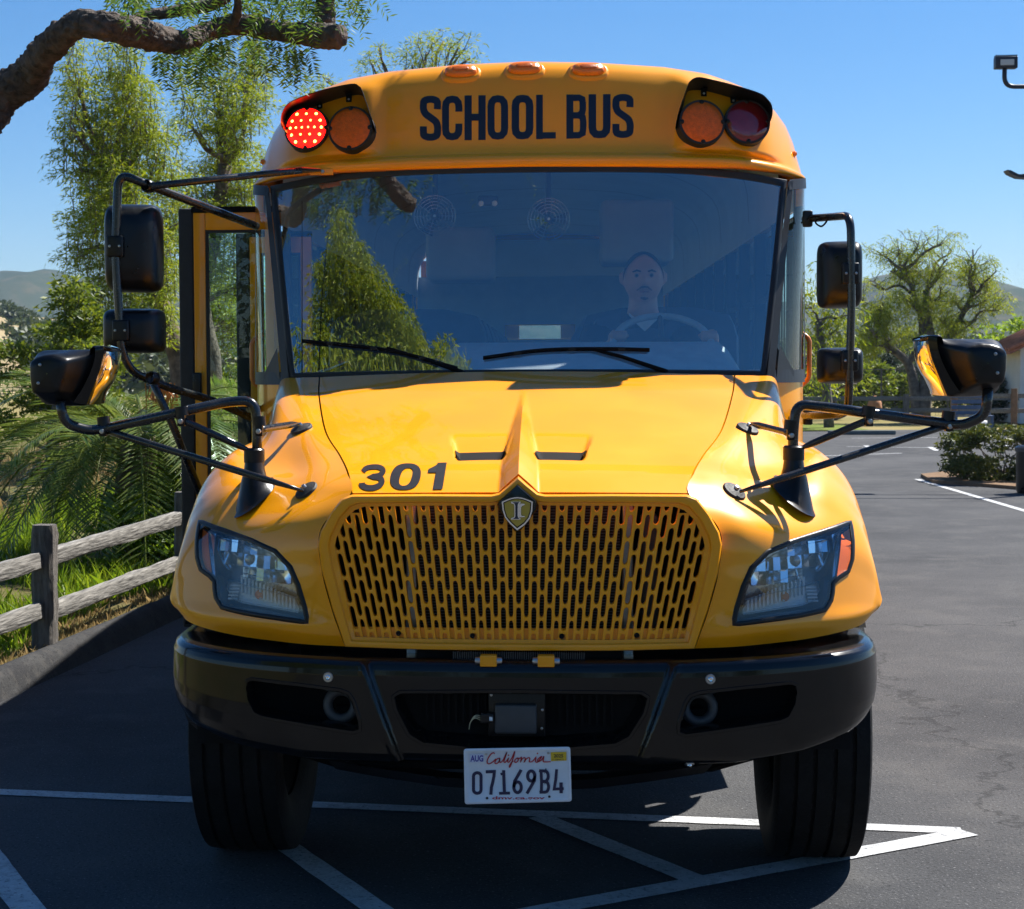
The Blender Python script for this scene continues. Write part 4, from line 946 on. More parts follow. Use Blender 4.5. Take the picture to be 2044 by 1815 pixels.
def visor(base_px, tip_px, ys, yt, name='lamp_visor'):
    a = smooth_line([cast(T_cap, *p, off=-.004) or P(*p, ys) for p in base_px], 40); k = smooth_line([P(*p, yt) for p in tip_px], 40)
    b = MB(); b.grid([a, [p.lerp(q, .5)+Vector((0,0,.004)) for p, q in zip(a, k)], k, [q+Vector((0,.001,.004)) for q in k], [p.lerp(q, .5)+Vector((0,0,.010)) for p, q in zip(a, k)], [p+Vector((0,0,.006)) for p in a]])
    return b.build(name, 'black_plastic', cap, auto=60)
ZV = Z(650, 180, 300); ZR = Z(1600, 150, 400)
visL = visor([ZV(*p) for p in ((420,1010),(390,900),(430,720),(560,620),(800,550),(1000,480),(1250,400),(1450,360),(1590,365),(1660,480),(1740,720),(1800,960))],
             [ZV(*p) for p in ((360,1030),(250,870),(250,700),(330,540),(480,440),(760,335),(1060,250),(1430,180),(1540,220),(1600,300),(1720,660),(1835,990))], 2.1, 1.94)
visR = visor([ZR(*p) for p in ((285,845),(330,640),(385,420),(430,365),(560,360),(700,385),(900,440),(1080,500),(1240,560),(1340,640),(1385,720),(1385,830))],
             [ZR(*p) for p in ((250,845),(290,640),(390,350),(430,260),(530,207),(720,240),(1000,310),(1300,405),(1400,480),(1455,560),(1460,680),(1400,830))], 2.1, 1.94)
for zf, pts, vis in ((ZV, ((900,500),(1380,385)), visL), (ZR, ((600,370),(965,460)), visR)):
    for x, y in pts:
        c = cast(T_cap, *zf(x, y), off=.003); MB().box((c.x-.012, c.y-.014, c.z-.026),(c.x+.012, c.y, c.z+.028), bev=.002).build('visor_clip', 'black_matt', vis)
        MB().lathe([(0,.004),(.004,.003),(.005,0)], c+Vector((0,-.014,-.014)), (0,-1,0), 10).build('clip_rivet', 'steel', vis)
for px, py in ((524,323),(1584,308)):
    c = cast(T_cap, px, py, off=0); l, n, i, d = T_cap.find_nearest(c); n = -n if n.y > 0 else n
    MB().lathe([(0,.016),(.008,.014),(.012,.006),(.013,0)], c, n, 16).build('corner_marker_lamp', 'amber_marker', cap, smooth=True)
# ---------------- windshield, frame, corner glass
WTOP = [(543,374),(700,358),(1055,347),(1400,352),(1568,365)]; WBOT = [(583,751),(700,749),(1055,744),(1400,748),(1530,750)]
def ws(s, t):
    """s -1..1 across, t 0 top .. 1 bottom"""
    xt, xb = 1.098*s, .988*s
    yt = 1.945+.11*s*s; yb = 1.690+.125*s*s
    zt = 2.657-.058*s**4-.004*s*s; zb = 1.792-.010*s*s
    return Vector((lerp(xt, xb, t), lerp(yt, yb, t)-.012*math.sin(math.pi*t), lerp(zt, zb, t)))
g = MB().grid([[ws(-1+2*j/60, i/24) for j in range(61)] for i in range(25)]).build('windshield', 'windshield', bus, smooth=True)
T_ws = bvh(g)
def frame_strip(f, n, name, w_in, w_out, m='frame_black', parent=g):
    pass
ring = []
per = [(-1+2*i/50, 0) for i in range(51)]+[(1, i/24) for i in range(1, 25)]+[(1-2*i/50, 1) for i in range(1, 51)]+[(-1, 1-i/24) for i in range(1, 24)]
for dx, off in ((.018,.01),(.014,-.008),(0,-.010),(-.012,-.008),(-.016,.004)):
    rw = []
    for s, t in per:
        p = ws(s, t); c = ws(0, .5); ex = dx*(1 if abs(s) > .999 else 0)*(1 if s > 0 else -1); ez = dx*(1 if t < 1e-6 else -1 if t > .999 else 0)
        rw.append(p+Vector((ex, off+.01*(abs(ex) > 0 and dx > 0), ez)))
    ring.append(rw)
MB().grid(ring, True).build('windshield_gasket', 'frame_black', bus, auto=50)
def corner(side):
    C = [Vector((1.118,2.062,2.596)), Vector((1.219,2.33,2.630)), Vector((1.005,1.825,1.772)), Vector((1.214,2.26,1.772))]   # TL TR BL BR
    def q(u, v):
        p = C[0].lerp(C[1], u).lerp(C[2].lerp(C[3], u), v); p = p+Vector((.030*math.sin(math.pi*u), -.02*math.sin(math.pi*u), 0)); return Vector((side*p.x, p.y, p.z))
    gl = MB().grid([[q(.06+.88*j/16, .02+.96*i/16) for j in range(17)] for i in range(17)]).build('corner_window', 'side_glass', bus, smooth=True)
    b = MB(); o = lambda p: p+Vector((side*.004, -.006, 0))
    def bar(u0, v0, u1, v1, u2, v2, u3, v3, n=14):
        b.grid([[o(q(lerp(u0, u3, j/n), lerp(v0, v3, j/n))) for j in range(n+1)], [o(q(lerp(u1, u2, j/n), lerp(v1, v2, j/n)))+Vector((side*.003,-.004,0)) for j in range(n+1)]])
    bar(-.03,-.01, .08,-.01, .08,1.01, -.03,1.01); bar(.94,-.01, 1.02,-.01, 1.02,1.01, .94,1.01); bar(0,-.02, 0,.035, 1,.035, 1,-.02); bar(0,.965, 0,1.03, 1,1.03, 1,.965)
    b.add([o(q(*p))+Vector((side*.002,-.003,0)) for p in ((.12,.84),(.46,.975),(.46,1.0),(.12,1.0))], [(0,1,2,3)])
    b.build('corner_window_frame', 'frame_black', gl)
    # cowl side below
    pa = [q(j/10, 1.0) for j in range(11)]
    MB().grid([[Vector((p.x, p.y, z)) for p in pa] for z in (1.775, 1.5, 1.2, .80)]).build('cowl_side', 'paint', bus, smooth=True)
    hd = MB().tube(fillet([Vector((side*1.215, 2.42, 1.975)), Vector((side*1.262, 2.40, 1.94)), Vector((side*1.262, 2.40, 1.76)), Vector((side*1.215, 2.42, 1.715))], .02), .0105, 10)
    hd.build('grab_handle', mat('orange_handle', (.75,.20,.01), .4, coat=.4) if 'oh' not in M else M['oh'], bus, smooth=True)
corner(1); corner(-1)
# cowl under the windshield
MB().grid([[Vector((.99*s, 1.700+.125*s*s+dy, z)) for s in [-1+2*i/30 for i in range(31)]] for dy, z in ((.02,1.79),(-.045,1.762),(.05,1.70))]).build('cowl', 'black_plastic', bus, auto=50)
# wipers
def wiper(arm, blade, nm='wiper'):
    a = [cast(T_ws, *p, off=.022) or P(*p, 1.66) for p in arm]; bl = [cast(T_ws, *p, off=.016) or P(*p, 1.66) for p in blade]
    w = MB().tube(a, [.010,.008,.006][:len(a)] if len(a) == 3 else .007, 8).build('wiper_arm', 'black_matt', bus, auto=50)
    bs = smooth_line(bl, 20); MB().grid([[p+Vector((0,-.004,-.008)) for p in bs],[p+Vector((0,-.012,-.003)) for p in bs],[p+Vector((0,-.012,.004)) for p in bs],[p+Vector((0,-.002,.009)) for p in bs]]).build('wiper_blade', 'black_matt', w)
    for k in (4, 10, 16): MB().box(bs[k]+Vector((-.014,-.016,-.006)), bs[k]+Vector((.014,-.008,.007)), bev=.002).build('wiper_clip', 'black_plastic', w)
wiper([(1330,745),(1240,715),(1180,700)], [(965,717),(1080,702),(1200,699),(1295,701)])
wiper([(925,746),(850,720),(775,697)], [(607,683),(700,692),(800,706),(915,738)])
MB().tube([P(603,745,1.70), P(603,560,1.76), P(603,402,1.80)], [.0028,.0018,.0012], 6).build('antenna', 'black_matt', bus)
# ---------------- body behind: side walls with windows, floor, rear
for side in (-1, 1):
    X = 1.22*side; yb = 2.30
    def wall(y0, y1, z0, z1, nm, th=.035, m='paint', par=None): 
        lo = (min(X, X-side*th), y0, z0); hi = (max(X, X-side*th), y1, z1); return MB().box(lo, hi).build(nm, m, par or bus)
    lw = wall(3.15 if side < 0 else yb, 11.2, .60, 1.80, 'side_panel'); wall(yb, 11.2, 2.52, 2.645, 'side_header')
    if side > 0: wall(yb, yb+.08, 1.80, 2.52, 'window_post', .035, 'frame_black')
    y = 3.10; k = 0
    ys = [y+.74*i for i in range(12)]
    for yy in ys: wall(yy-.035, yy+.035, 1.80, 2.52, 'window_post', .035, 'frame_black')
    if side > 0:
        wall(yb+.09, ys[0]-.07, 1.82, 2.50, 'driver_window', .006, 'side_glass')
    for i in range(11):
        pn = wall(ys[i]+.035, ys[i+1]-.035, 1.80, 2.52, 'side_window', .006, 'side_glass')
        wall(ys[i]+.06, ys[i+1]-.06, 2.15, 2.175, 'window_rail', .02, 'frame_black', pn)
    for z in (.80, 1.15, 1.62):
        lo = (min(X, X+side*.018), 3.2 if side < 0 else 2.45, z-.03); hi = (max(X, X+side*.018), 11.18, z+.03); MB().box(lo, hi, bev=.006).build('rub_rail', 'black_matt', bus)
    inn = MB().box((min(X-side*.04, X-side*.05), 3.15 if side < 0 else yb, .95),(max(X-side*.04, X-side*.05), 11.15, 1.79)).build('inner_panel', 'wallpanel', bus)
MB().box((-1.0,1.665,.86),(1.0,2.3,.94)).build('toe_board', 'floor_rubber', bus); MB().box((-1.21,2.2,.88),(1.21,11.2,.95)).build('bus_floor', 'floor_rubber', bus)
lin = MB(); lin.grid([[Vector((x*.965, y, zarch(x)-.055)) for x in xs] for y in (2.78,4,6,8,11.15)]); lin.build('ceiling_liner', 'liner', bus, smooth=True)
for sx in (-1, 1): MB().grid([[Vector((sx*1.175, y, z)) for y in (2.3, 11.15)] for z in (2.50, 2.62)]).build('liner_side', 'liner', bus)
for y in (4.0, 5.5, 7.0, 8.5, 10.0):
    MB().grid([[Vector((x*.963, yy, zarch(x)-.058)) for x in xs] for yy in (y-.012, y+.012)]).build('liner_seam', 'steel', bus)
def rear():
    b = MB()
    for lo, hi in (((-1.2,11.15,.6),(-.30,11.2,2.64)),((.30,11.15,.6),(1.2,11.2,2.64)),((-.30,11.15,.6),(.30,11.2,2.10)),((-.30,11.15,2.23),(.30,11.2,2.64)),((-.30,11.15,2.101),(-.20,11.2,2.229)),((.20,11.15,2.101),(.30,11.2,2.229))):
        b.box(lo, hi)
    b.box((-1.15,11.15,2.642),(1.15,11.19,2.86)); b.box((-.95,11.15,2.861),(.95,11.19,3.04)); b.box((-.6,11.15,3.041),(.6,11.19,3.13)); b.build('rear_wall', 'paint', bus)
    MB().box((-.20,11.17,2.10),(.20,11.176,2.23)).build('rear_window', 'side_glass', bus)
    MB().box((-1.18,11.11,.96),(-.34,11.14,2.7)).build('rear_liner', 'wallpanel', bus); MB().box((.34,11.11,.96),(1.18,11.14,2.7)).build('rear_liner', 'wallpanel', bus); MB().box((-.339,11.11,.96),(.339,11.14,2.09)).build('rear_liner', 'wallpanel', bus); MB().box((-.339,11.11,2.24),(.339,11.14,2.7)).build('rear_liner', 'wallpanel', bus); MB().box((-.9,11.11,2.701),(.9,11.14,3.05)).build('rear_liner', 'liner', bus)
rear()
# dashboard with its driver's binnacle
def dash():
    prof = [(1.78,1.70),(1.80,1.785),(1.90,1.80),(2.10,1.83),(2.22,1.82),(2.30,1.74),(2.32,1.2)]
    rows = []
    for k in range(41):
        x = -.98+1.96*k/40; hump = sstep(-.42,-.30,x)*sstep(.93,.85,x); rows.append([Vector((x, y+.10*(x/1)**2, z+(.095 if 2 <= i <= 5 else .0)*hump*(1 if i > 2 else .45)-(.03 if i > 1 else 0)*(1-hump))) for i, (y, z) in enumerate(prof)])
    return MB().grid(rows).build('dashboard', 'dash', bus, auto=50)
dash()
wc = P(1322, 690, 2.50); wax = Vector((0,-.62,.78)).normalized(); 
swh = MB().lathe([(.225+.016*math.cos(a), .016*math.sin(a)) for a in [2*math.pi*i/10 for i in range(11)]], wc, wax, 44).build('steering_wheel', 'dash', bus, smooth=True)
MB().lathe([(0,.03),(.06,.03),(.075,.01),(.07,-.02)], wc-wax*.03, wax, 20).build('wheel_hub', 'grey_plastic', swh, auto=40)
for a in (0, math.pi*.62, math.pi*1.38):
    e1 = wax.cross(Vector((1,0,0))).normalized(); e2 = wax.cross(e1); d = e1*math.cos(a)+e2*math.sin(a); MB().tube([wc+d*.05-wax*.02, wc+d*.225], .014, 8).build('wheel_spoke', 'grey_plastic', swh)
MB().tube([wc-wax*.05, wc+Vector((0,-.30,-.42))], .035, 10).build('steering_column', 'grey_plastic', swh)
def seat(x, y, w, z0, z1, nm='passenger_seat', lean=.10, m='seat_vinyl'):
    b = MB(); n = 14; rows = []
    for i in range(n+1):
        t = i/n; z = lerp(z0+.42, z1, t); hw = w/2*(1-.10*max(0, (t-.8)/.2)**2); rows.append([Vector((x+hw*u, y+lean*t+d, z-(.05*abs(u)**4*(t > .85)))) for u, d in ((-1,.03),(-.96,-.03),(-.5,-.05),(0,-.052),(.5,-.05),(.96,-.03),(1,.03),(.96,.08),(0,.09),(-.96,.08))])
    o = MB().grid(rows, True); o.f.append(tuple(range(n*10, n*10+10))); s_ = o.build(nm, m, bus, auto=60)
    MB().box((x-w/2, y-.42, z0+.36),(x+w/2, y+.04, z0+.46), bev=.04).build('seat_cushion', m, s_, auto=50)
    MB().box((x-w/2+.06, y-.35, z0),(x+w/2-.06, y-.05, z0+.36)).build('seat_base', 'black_matt', s_); return s_
for k in range(8):
    for sx in (-1, 1): seat(sx*.70, 4.15+.82*k, .90, .95, 2.15)
dxs = P(1290, 640, 3.20).x
seat(dxs+.0, 3.28, .56, 1.0, 2.10, 'driver_seat'); seat(dxs-.02, 3.31, .30, 1.46, 2.22, 'driver_headrest') if False else None
# fans, interior lamp and overhead boxes
for px, py in ((868,432),(1095,438)):
    c = P(px, py, 2.34); fan = MB().lathe([(0,.02),(.016,.02),(.022,.01),(.022,-.05)], c, (0,-1,0), 20).build('cab_fan', 'grey_plastic', bus, auto=40)
    b = MB()
    for rr in (.035,.05,.065,.08,.093): b.lathe([(rr+.0016*math.cos(a), .022*(1-(rr/.1)**2)+.0016*math.sin(a)) for a in [2*math.pi*i/5 for i in range(6)]], c, (0,-1,0), 32)
    for k in range(10): a = 2*math.pi*k/10; b.tube([c+Vector((.02*math.cos(a),-.02,.02*math.sin(a))), c+Vector((.093*math.cos(a),.0,.093*math.sin(a)))], .0014, 5)
    b.build('fan_cage', 'steel', fan)
    for k in range(3):
        a = 2*math.pi*k/3; d = Vector((math.cos(a),0,math.sin(a))); e = Vector((-math.sin(a),0,math.cos(a))); MB().add([c+d*.02+e*.01+Vector((0,.02,0)), c+d*.085+e*.035+Vector((0,.01,0)), c+d*.085-e*.025+Vector((0,.04,0)), c+d*.02-e*.01+Vector((0,.03,0))], [(0,1,2,3)]).build('fan_blade', 'grey_plastic', fan)
    MB().lathe([(0,.026),(.006,.025),(.007,.022)], c, (0,-1,0), 12).build('fan_cap', 'lamp_ribbed', fan)
    MB().box(c+Vector((-.012,.03,.0)), c+Vector((.012,.05,.24))).build('fan_bracket', 'grey_plastic', fan)
c = P(974, 404, 2.32); lamp = MB().box(c+Vector((-.045,0,-.01)), c+Vector((.045,.05,.03)), bev=.006).build('dash_camera', 'grey_plastic', bus, auto=40)
for s in (-1, 1): MB().lathe([(0,.012),(.012,.010),(.014,0)], c+Vector((s*.030,-.002,-.006)), (0,-1,0), 14).build('camera_eye', 'lamp_ribbed', lamp)
for px0, px1, py0, py1 in ((1200,1345,455,525),(850,985,510,560)):
    a, d = P(px0, py1, 3.5), P(px1, py0, 3.5); MB().box((a.x, 3.5, a.z),(d.x, 3.9, d.z+.15), bev=.03).build('overhead_box', 'wallpanel', bus, auto=40)
# ---------------- doors folded outwards on the left
def leaf(px0, px1, y, py_top, zbot, lab, handle=False):
    a, d = P(px0, py_top, y), P(px1, py_top, y); x0, x1, zt = a.x, d.x, a.z
    o = MB().box((x0-.012, y-.02, zbot),(x0+.055, y+.025, zt), bev=.01).build('entry_door', 'rubber', bus, auto=40)
    tag(o, lab)
    xs0 = x0+.057; sw = .055
    MB().box((xs0, y-.016, zbot+.02),(xs0+sw, y+.018, zt-.02), bev=.004).build('door_stile', 'paint', o, auto=40)
    MB().box((x1-sw, y-.016, zbot+.02),(x1, y+.018, zt-.02), bev=.004).build('door_stile', 'paint', o, auto=40)
    MB().box((xs0+sw+.001, y-.015, zt-.10),(x1-sw-.001, y+.017, zt-.02), bev=.003).build('door_rail', 'paint', o, auto=40)
    MB().box((xs0+sw+.001, y-.015, zbot+.02),(x1-sw-.001, y+.017, zbot+.16), bev=.003).build('door_rail', 'paint', o, auto=40)
    MB().box((x0+.05, y-.022, zt-.018),(x1, y+.022, zt+.006)).build('door_cap', 'black_matt', o)
    MB().box((xs0+sw, y-.002, zbot+.16),(x1-sw, y+.004, zt-.10)).build('door_pane', 'door_glass', o)
    gk = MB()
    for lo, hi in (((xs0+sw, y-.012, zbot+.16),(xs0+sw+.012, y+.012, zt-.10)),((x1-sw-.012, y-.012, zbot+.16),(x1-sw, y+.012, zt-.10)),((xs0+sw+.012, y-.012, zt-.112),(x1-sw-.012, y+.012, zt-.10))): gk.box(lo, hi)
    gk.build('pane_gasket', 'rubber', o)
    if handle: MB().box((xs0-.005, y-.05, 1.70),(xs0+.035, y-.016, 1.80), bev=.008).build('door_latch', 'black_plastic', o, auto=40)
leaf(362, 560, 2.44, 417, .62, 'front leaf of the folded entry door', True); leaf(476, 622, 3.12, 466, .62, 'rear leaf of the folded entry door')
MB().box((-1.20,2.42,.60),(-1.16,2.50,2.50)).build('door_jamb', 'paint', bus)
MB().box((-1.18,2.5,.45),(-.55,3.1,.62)).build('entry_step', 'floor_rubber', bus); MB().box((-.85,2.5,.62),(-.55,3.1,.80)).build('entry_step', 'floor_rubber', bus)
MB().tube(fillet([Vector((-1.08,2.62,1.0)), Vector((-1.08,2.62,1.75)), Vector((-.85,2.62,1.85))], .1), .014, 8).build('entry_handrail', 'steel', bus, smooth=True)
# ---------------- mirrors
def rrect(c, hw, hh, k, y, e=.35, n=44, sl=0):
    out = []
    for i in range(n):
        a = 2*math.pi*i/n; x = math.copysign(abs(math.cos(a))**e, math.cos(a))*hw*k; z = math.copysign(abs(math.sin(a))**e, math.sin(a))*hh*k
        out.append(Vector((c.x+x, y+sl*x, c.z+z)))
    return out
def mirror_head(px0, px1, py0, py1, y, tilt, mount_px, lab):
    c = P((px0+px1)/2, (py0+py1)/2, y); hw = (P(px1, py0, y).x-P(px0, py0, y).x)/2; hh = (P(px0, py0, y).z-P(px0, py1, y).z)/2
    rows = [rrect(c, hw, hh, k, y+dy, e=.30+.10*(k < .95), sl=tilt) for k, dy in ((.02,-.072),(.45,-.070),(.70,-.062),(.86,-.045),(.95,-.015),(1.0,.03),(1.0,.07),(.97,.078))]
    h = MB().grid(rows, True).build('mirror_housing', 'black_plastic', bus, smooth=True); tag(h, lab)
    b = MB(); rw = rrect(c, hw, hh, .95, y+.076, .33, sl=tilt); b.add(rw, [tuple(range(len(rw)))]); b.build('mirror_glass', 'chrome', h)
    q = P(*mount_px, y-.09); MB().box(q+Vector((-.034,-.012,-.043)), q+Vector((.034,.035,.043)), bev=.008).build('mirror_clamp', 'black_plastic', h, auto=40)
    for s in (-1, 1): MB().lathe([(0,.006),(.005,.005),(.006,0)], q+Vector((s*.02,-.012,.0)), (0,-1,0), 10).build('clamp_bolt', 'steel', h)
    return h
YM = 1.55
mirror_head(210, 317, 407, 583, YM, .18, (230,492), 'tall upper rear-view mirror on the door side')
mirror_head(207, 322, 616, 705, YM, .14, (241,660), 'square lower rear-view mirror on the door side')
mirror_head(1637, 1720, 481, 615, 1.75, -.30, (1698,546), 'tall upper rear-view mirror on the driver side')
mirror_head(1637, 1722, 694, 766, 1.75, -.25, (1696,720), 'square lower rear-view mirror on the driver side')
def tube(name, pts, r, fil=.06, m='black_tube', n=12, parent=None): return MB().tube(fillet(pts, fil, 7), r, n).build(name, m, parent or bus, smooth=True)
ya = YM-.08
armL = tube('mirror_arm', [P(512,452,2.16), P(420,417,1.80), P(296,370,ya+.02), P(236,345,ya), P(230,500,ya), P(242,700,ya), P(262,742,ya+.04), P(330,772,1.65), P(425,800,1.90), P(528,846,2.12)], .0175, .07)
tube('mirror_brace', [P(300,372,ya), P(505,350,1.86), P(602,340,1.92)], .0145, .05)
MB().tube([P(600,340,1.92), P(640,340,1.93)], [.0145,.007], 10).build('brace_end', 'black_tube', armL)
q = cast(T_cap, 645, 342, off=.006); MB().box(q+Vector((-.055,-.008,-.014)), q+Vector((.045,.02,.012)), bev=.003).build('brace_bracket', 'orange_reflector' if False else 'paint', cap, auto=40)
MB().lathe([(0,.010),(.007,.009),(.009,.0)], q+Vector((0,-.008,0)), (0,-1,0), 10).build('bracket_bolt', 'steel', cap)
tube('mirror_brace', [P(300,752,ya+.10), P(345,850,1.62), P(402,990,1.72)], .0165, .05)
tube('mirror_brace', [P(470,798,2.0), P(530,822,2.16)], .016, .03)
for px, py in ((296,372),(305,755)): 
    c = P(px, py, ya+.02); MB().lathe([(.024,-.018),(.027,-.014),(.027,.014),(.024,.018)], c, (P(420,417,1.8)-P(296,370,ya)).normalized(), 14).build('arm_clamp', 'black_plastic', armL, auto=40)
armR = tube('mirror_arm', [P(1606,437,2.10), P(1650,434,1.95), P(1698,430,1.66), P(1700,600,1.66), P(1695,780,1.66), P(1692,826,1.70), P(1640,830,1.85), P(1606,830,2.05)], .0165, .075)
for px, py in ((1612,437),(1612,832)):
    c = P(px, py, 2.07); MB().box(c+Vector((-.02,-.02,-.035)), c+Vector((.02,.02,.035)), bev=.008).build('arm_clamp', 'black_plastic', armR, auto=40)
cab = [P(1600,445,2.1), P(1625,432,2.0), P(1650,438,1.93), P(1640,452,1.92), P(1628,444,1.95), P(1640,434,1.92), P(1660,434,1.9)]
MB().tube(smooth_line(cab, 40), .004, 6).build('heater_cable', 'black_matt', armR, smooth=True)
# cross-view mirrors on the fenders
ZC = Z(60, 820, 240)
YC = .50
def CPt(x, y, d): return P(*ZC(x, y), YC)+Vector((0, d, 0))
def resamp(pl, n):
    pl = [Vector((*p, 0)) for p in pl]; pl.append(pl[0]); L = [0]
    for i in range(1, len(pl)): L.append(L[-1]+(pl[i]-pl[i-1]).length)
    out = []
    for k in range(n):
        s = L[-1]*k/n; out.append((interp(s, L, [p.x for p in pl]), interp(s, L, [p.y for p in pl])))
    return out
c_out = [(190,560),(205,440),(300,325),(420,302),(900,295),(1430,285),(1480,215),(1560,205),(1700,250),(1690,400),(1640,650),(1560,900),(1450,1180),(1340,1420),(1220,1462),(800,1460),(400,1432),(290,1330),(230,1050)]
c_mid = [(215,600),(240,480),(330,400),(450,370),(900,345),(1400,400),(1420,420),(1400,500),(1390,560),(1370,700),(1320,850),(1240,1000),(1170,1150),(1090,1330),(1000,1380),(700,1370),(420,1360),(320,1260),(250,1000)]
c_in = [(265,620),(290,540),(400,455),(560,400),(760,385),(950,430),(1030,480),(1050,540),(1045,620),(1030,740),(1000,850),(960,960),(930,1060),(890,1170),(800,1195),(600,1195),(350,1190),(310,1120),(275,900)]
def cross_head(side):
    N = 60; A = resamp(c_out, N); B = resamp(c_mid, N); Cc = resamp(c_in, N); cc = (650, 790)
    mir = (lambda p: p) if side < 0 else (lambda p: Vector((-p.x-.070, p.y, p.z+.02)))
    lev = [[CPt(*p, .10) for p in A], [CPt(*p, .02) for p in A], [CPt(*p, .0) for p in [(lerp(a[0], b[0], .2), lerp(a[1], b[1], .2)) for a, b in zip(A, B)]], [CPt(*p, -.02) for p in B], [CPt(*p, -.085) for p in Cc]]
    for k, d in ((.9,-.098),(.6,-.104),(.02,-.106)): lev.append([CPt(lerp(cc[0], p[0], k), lerp(cc[1], p[1], k), d) for p in Cc])
    h = MB().grid([[mir(p) for p in r] for r in lev], True).build('cross_view_mirror', 'black_plastic', bus, auto=70)
    rim_o = smooth_line([(*p, 0) for p in ((1430,300),(1470,220),(1540,205),(1640,225),(1700,260),(1690,420),(1640,650),(1560,880),(1440,1180),(1340,1430))], 40)
    rim_i = smooth_line([(*p, 0) for p in ((1420,400),(1425,330),(1450,260),(1520,240),(1540,300),(1530,450),(1480,650),(1400,850),(1260,1120),(1085,1380))], 40)
    MB().grid([[mir(CPt(p.x, p.y, .10)) for p in rim_o],[mir(CPt(p.x, p.y, -.035)) for p in rim_o],[mir(CPt(p.x, p.y, -.045)) for p in rim_i],[mir(CPt(p.x, p.y, .02)) for p in rim_i]]).build('mirror_hood', 'black_gloss', h, auto=50)
    # domed glass bulging towards the bus
    e0 = smooth_line([(*p, 0) for p in ((1700,265),(1690,420),(1640,650),(1560,880),(1440,1180),(1345,1430))], 24); e1 = smooth_line([(*p, 0) for p in ((1800,300),(1822,480),(1800,760),(1700,1010),(1500,1230),(1350,1440))], 24)
    rows = [[mir(CPt(lerp(a.x, b.x, t*.72), lerp(a.y, b.y, t*.72), d)) for a, b in zip(e0, e1)] for t, d in ((0,.0),(.55,.012),(.85,.035),(1.0,.075),(.9,.13),(.3,.19),(-1.5,.22),(-4,.22))]
    MB().grid(rows).build('mirror_glass', 'chrome', h, smooth=True)
    lip = smooth_line([(*p, 0) for p in ((1540,205),(1700,225),(1840,262),(1858,300))], 12)
    MB().grid([[mir(CPt(p.x, p.y, -.03)) for p in lip],[mir(CPt(p.x, p.y+26, -.03)) for p in lip],[mir(CPt(p.x, p.y+26, .09)) for p in lip],[mir(CPt(p.x, p.y, .09)) for p in lip]], False).build('mirror_hood_lip', 'black_gloss', h)
    for x, y in ((508,605),(472,980)): MB().lathe([(0,.005),(.003,.005),(.0055,.003),(.006,-.004)], mir(CPt(x, y, -.105)), (0,-1,0), 12).build('housing_screw', 'steel', h, auto=40)
    return h
hl_, hr_ = cross_head(-1), cross_head(1)
tag(hl_, 'cross-view mirror over the door-side fender'); tag(hr_, 'cross-view mirror over the driver-side fender')
def cross_arm(side, arm, struts, pads, base, ym=.70):
    a = tube('mirror_arm', arm, .0175, .06)
    c = base; ax = Vector((0,0,1))
    cone = MB(); prof = [(.074,-.055,.08),(.066,-.038,.06),(.046,.01,.044),(.036,.05,.036),(.033,.075,.033)]; rows = []
    for r1, h, r2 in prof: rows.append([Vector((c.x+r1*math.cos(t), c.y+r2*math.sin(t)*1.3, c.z+h-(.05*side*math.cos(t)*(r1 > .06))-(.03*math.sin(t)*-1 if r1 > .06 else 0))) for t in [2*math.pi*k/32 for k in range(32)]])
    cb = cone.grid(rows, True).build('mirror_base', 'black_plastic', a, auto=50)
    MB().lathe([(.030,.070),(.036,.075),(.036,.118),(.030,.124),(.018,.124)], c, ax, 28).build('base_collar', 'black_plastic', a, auto=40)
    for p0, p1 in struts:
        d = (p1-p0); n_ = 10; MB().tube([p0.lerp(p1, k/n_) for k in range(n_+1)], [.0125]*(n_-1)+[.009,.005], 10).build('mirror_strut', 'black_tube', a, smooth=True)
        ad = (arm[-2]-arm[-3]).normalized()
        for q in (p0,): MB().lathe([(.0225,-.016),(.0225,.016)], q+Vector((0,0,.03)), ad, 16).build('arm_clamp', 'black_plastic', a, auto=40); MB().box(q+Vector((-.013,-.018,-.022)), q+Vector((.013,.012,.03)), bev=.004).build('clamp_tab', 'black_plastic', a, auto=40); MB().lathe([(0,.012),(.008,.011),(.010,.004),(.010,0)], q+Vector((0,-.018,-.005)), (0,-1,0), 12).build('clamp_bolt', 'steel', a, auto=40)
    for px, py in pads:
        if side > 0: cc = cast(T_fr, px, py, off=0)
        else:
            r = ray(px, py); o2 = Vector((-CAM.x, CAM.y, CAM.z)); l, n, i, dd = T_fr.ray_cast(o2, Vector((-r.x, r.y, r.z)).normalized()); cc = fmir(l)
        l, n, i, dd = T_fr.find_nearest(cc if side > 0 else fmir(cc)); n = n if n.z > 0 else -n
        if side < 0: n = fmir(n)
        MB().lathe([(0,.016),(.020,.015),(.030,.010),(.039,.008),(.042,.004),(.042,-.006)], cc, n, 30).build('suction_pad', 'rubber', a, auto=40)
        MB().lathe([(0,.026),(.007,.025),(.009,.020),(.009,.012)], cc, n, 12).build('pad_bolt', 'steel', a, auto=40)
        pads3.append(cc+n*.02)
    return a
pads3 = []
def pad_pt(side, px, py):
    if side > 0: return cast(T_fr, px, py, off=.022)
    r = ray(px, py); l, n, i, dd = T_fr.ray_cast(Vector((-CAM.x, CAM.y, CAM.z)), Vector((-r.x, r.y, r.z)).normalized()); n = n if n.z > 0 else -n; return fmir(l+n*.022)
bR = P(1590,975,.70); bR2 = cast(T_fr, 1592, 985, off=.03); bL = fmir(bR2); print('base', bR, bR2)
yb_ = bR2.y
baseR = Vector((P(1584,960,yb_).x, yb_, P(1584,962,yb_).z)); baseL = Vector((P(508,960,yb_).x, yb_, P(508,966,yb_).z))
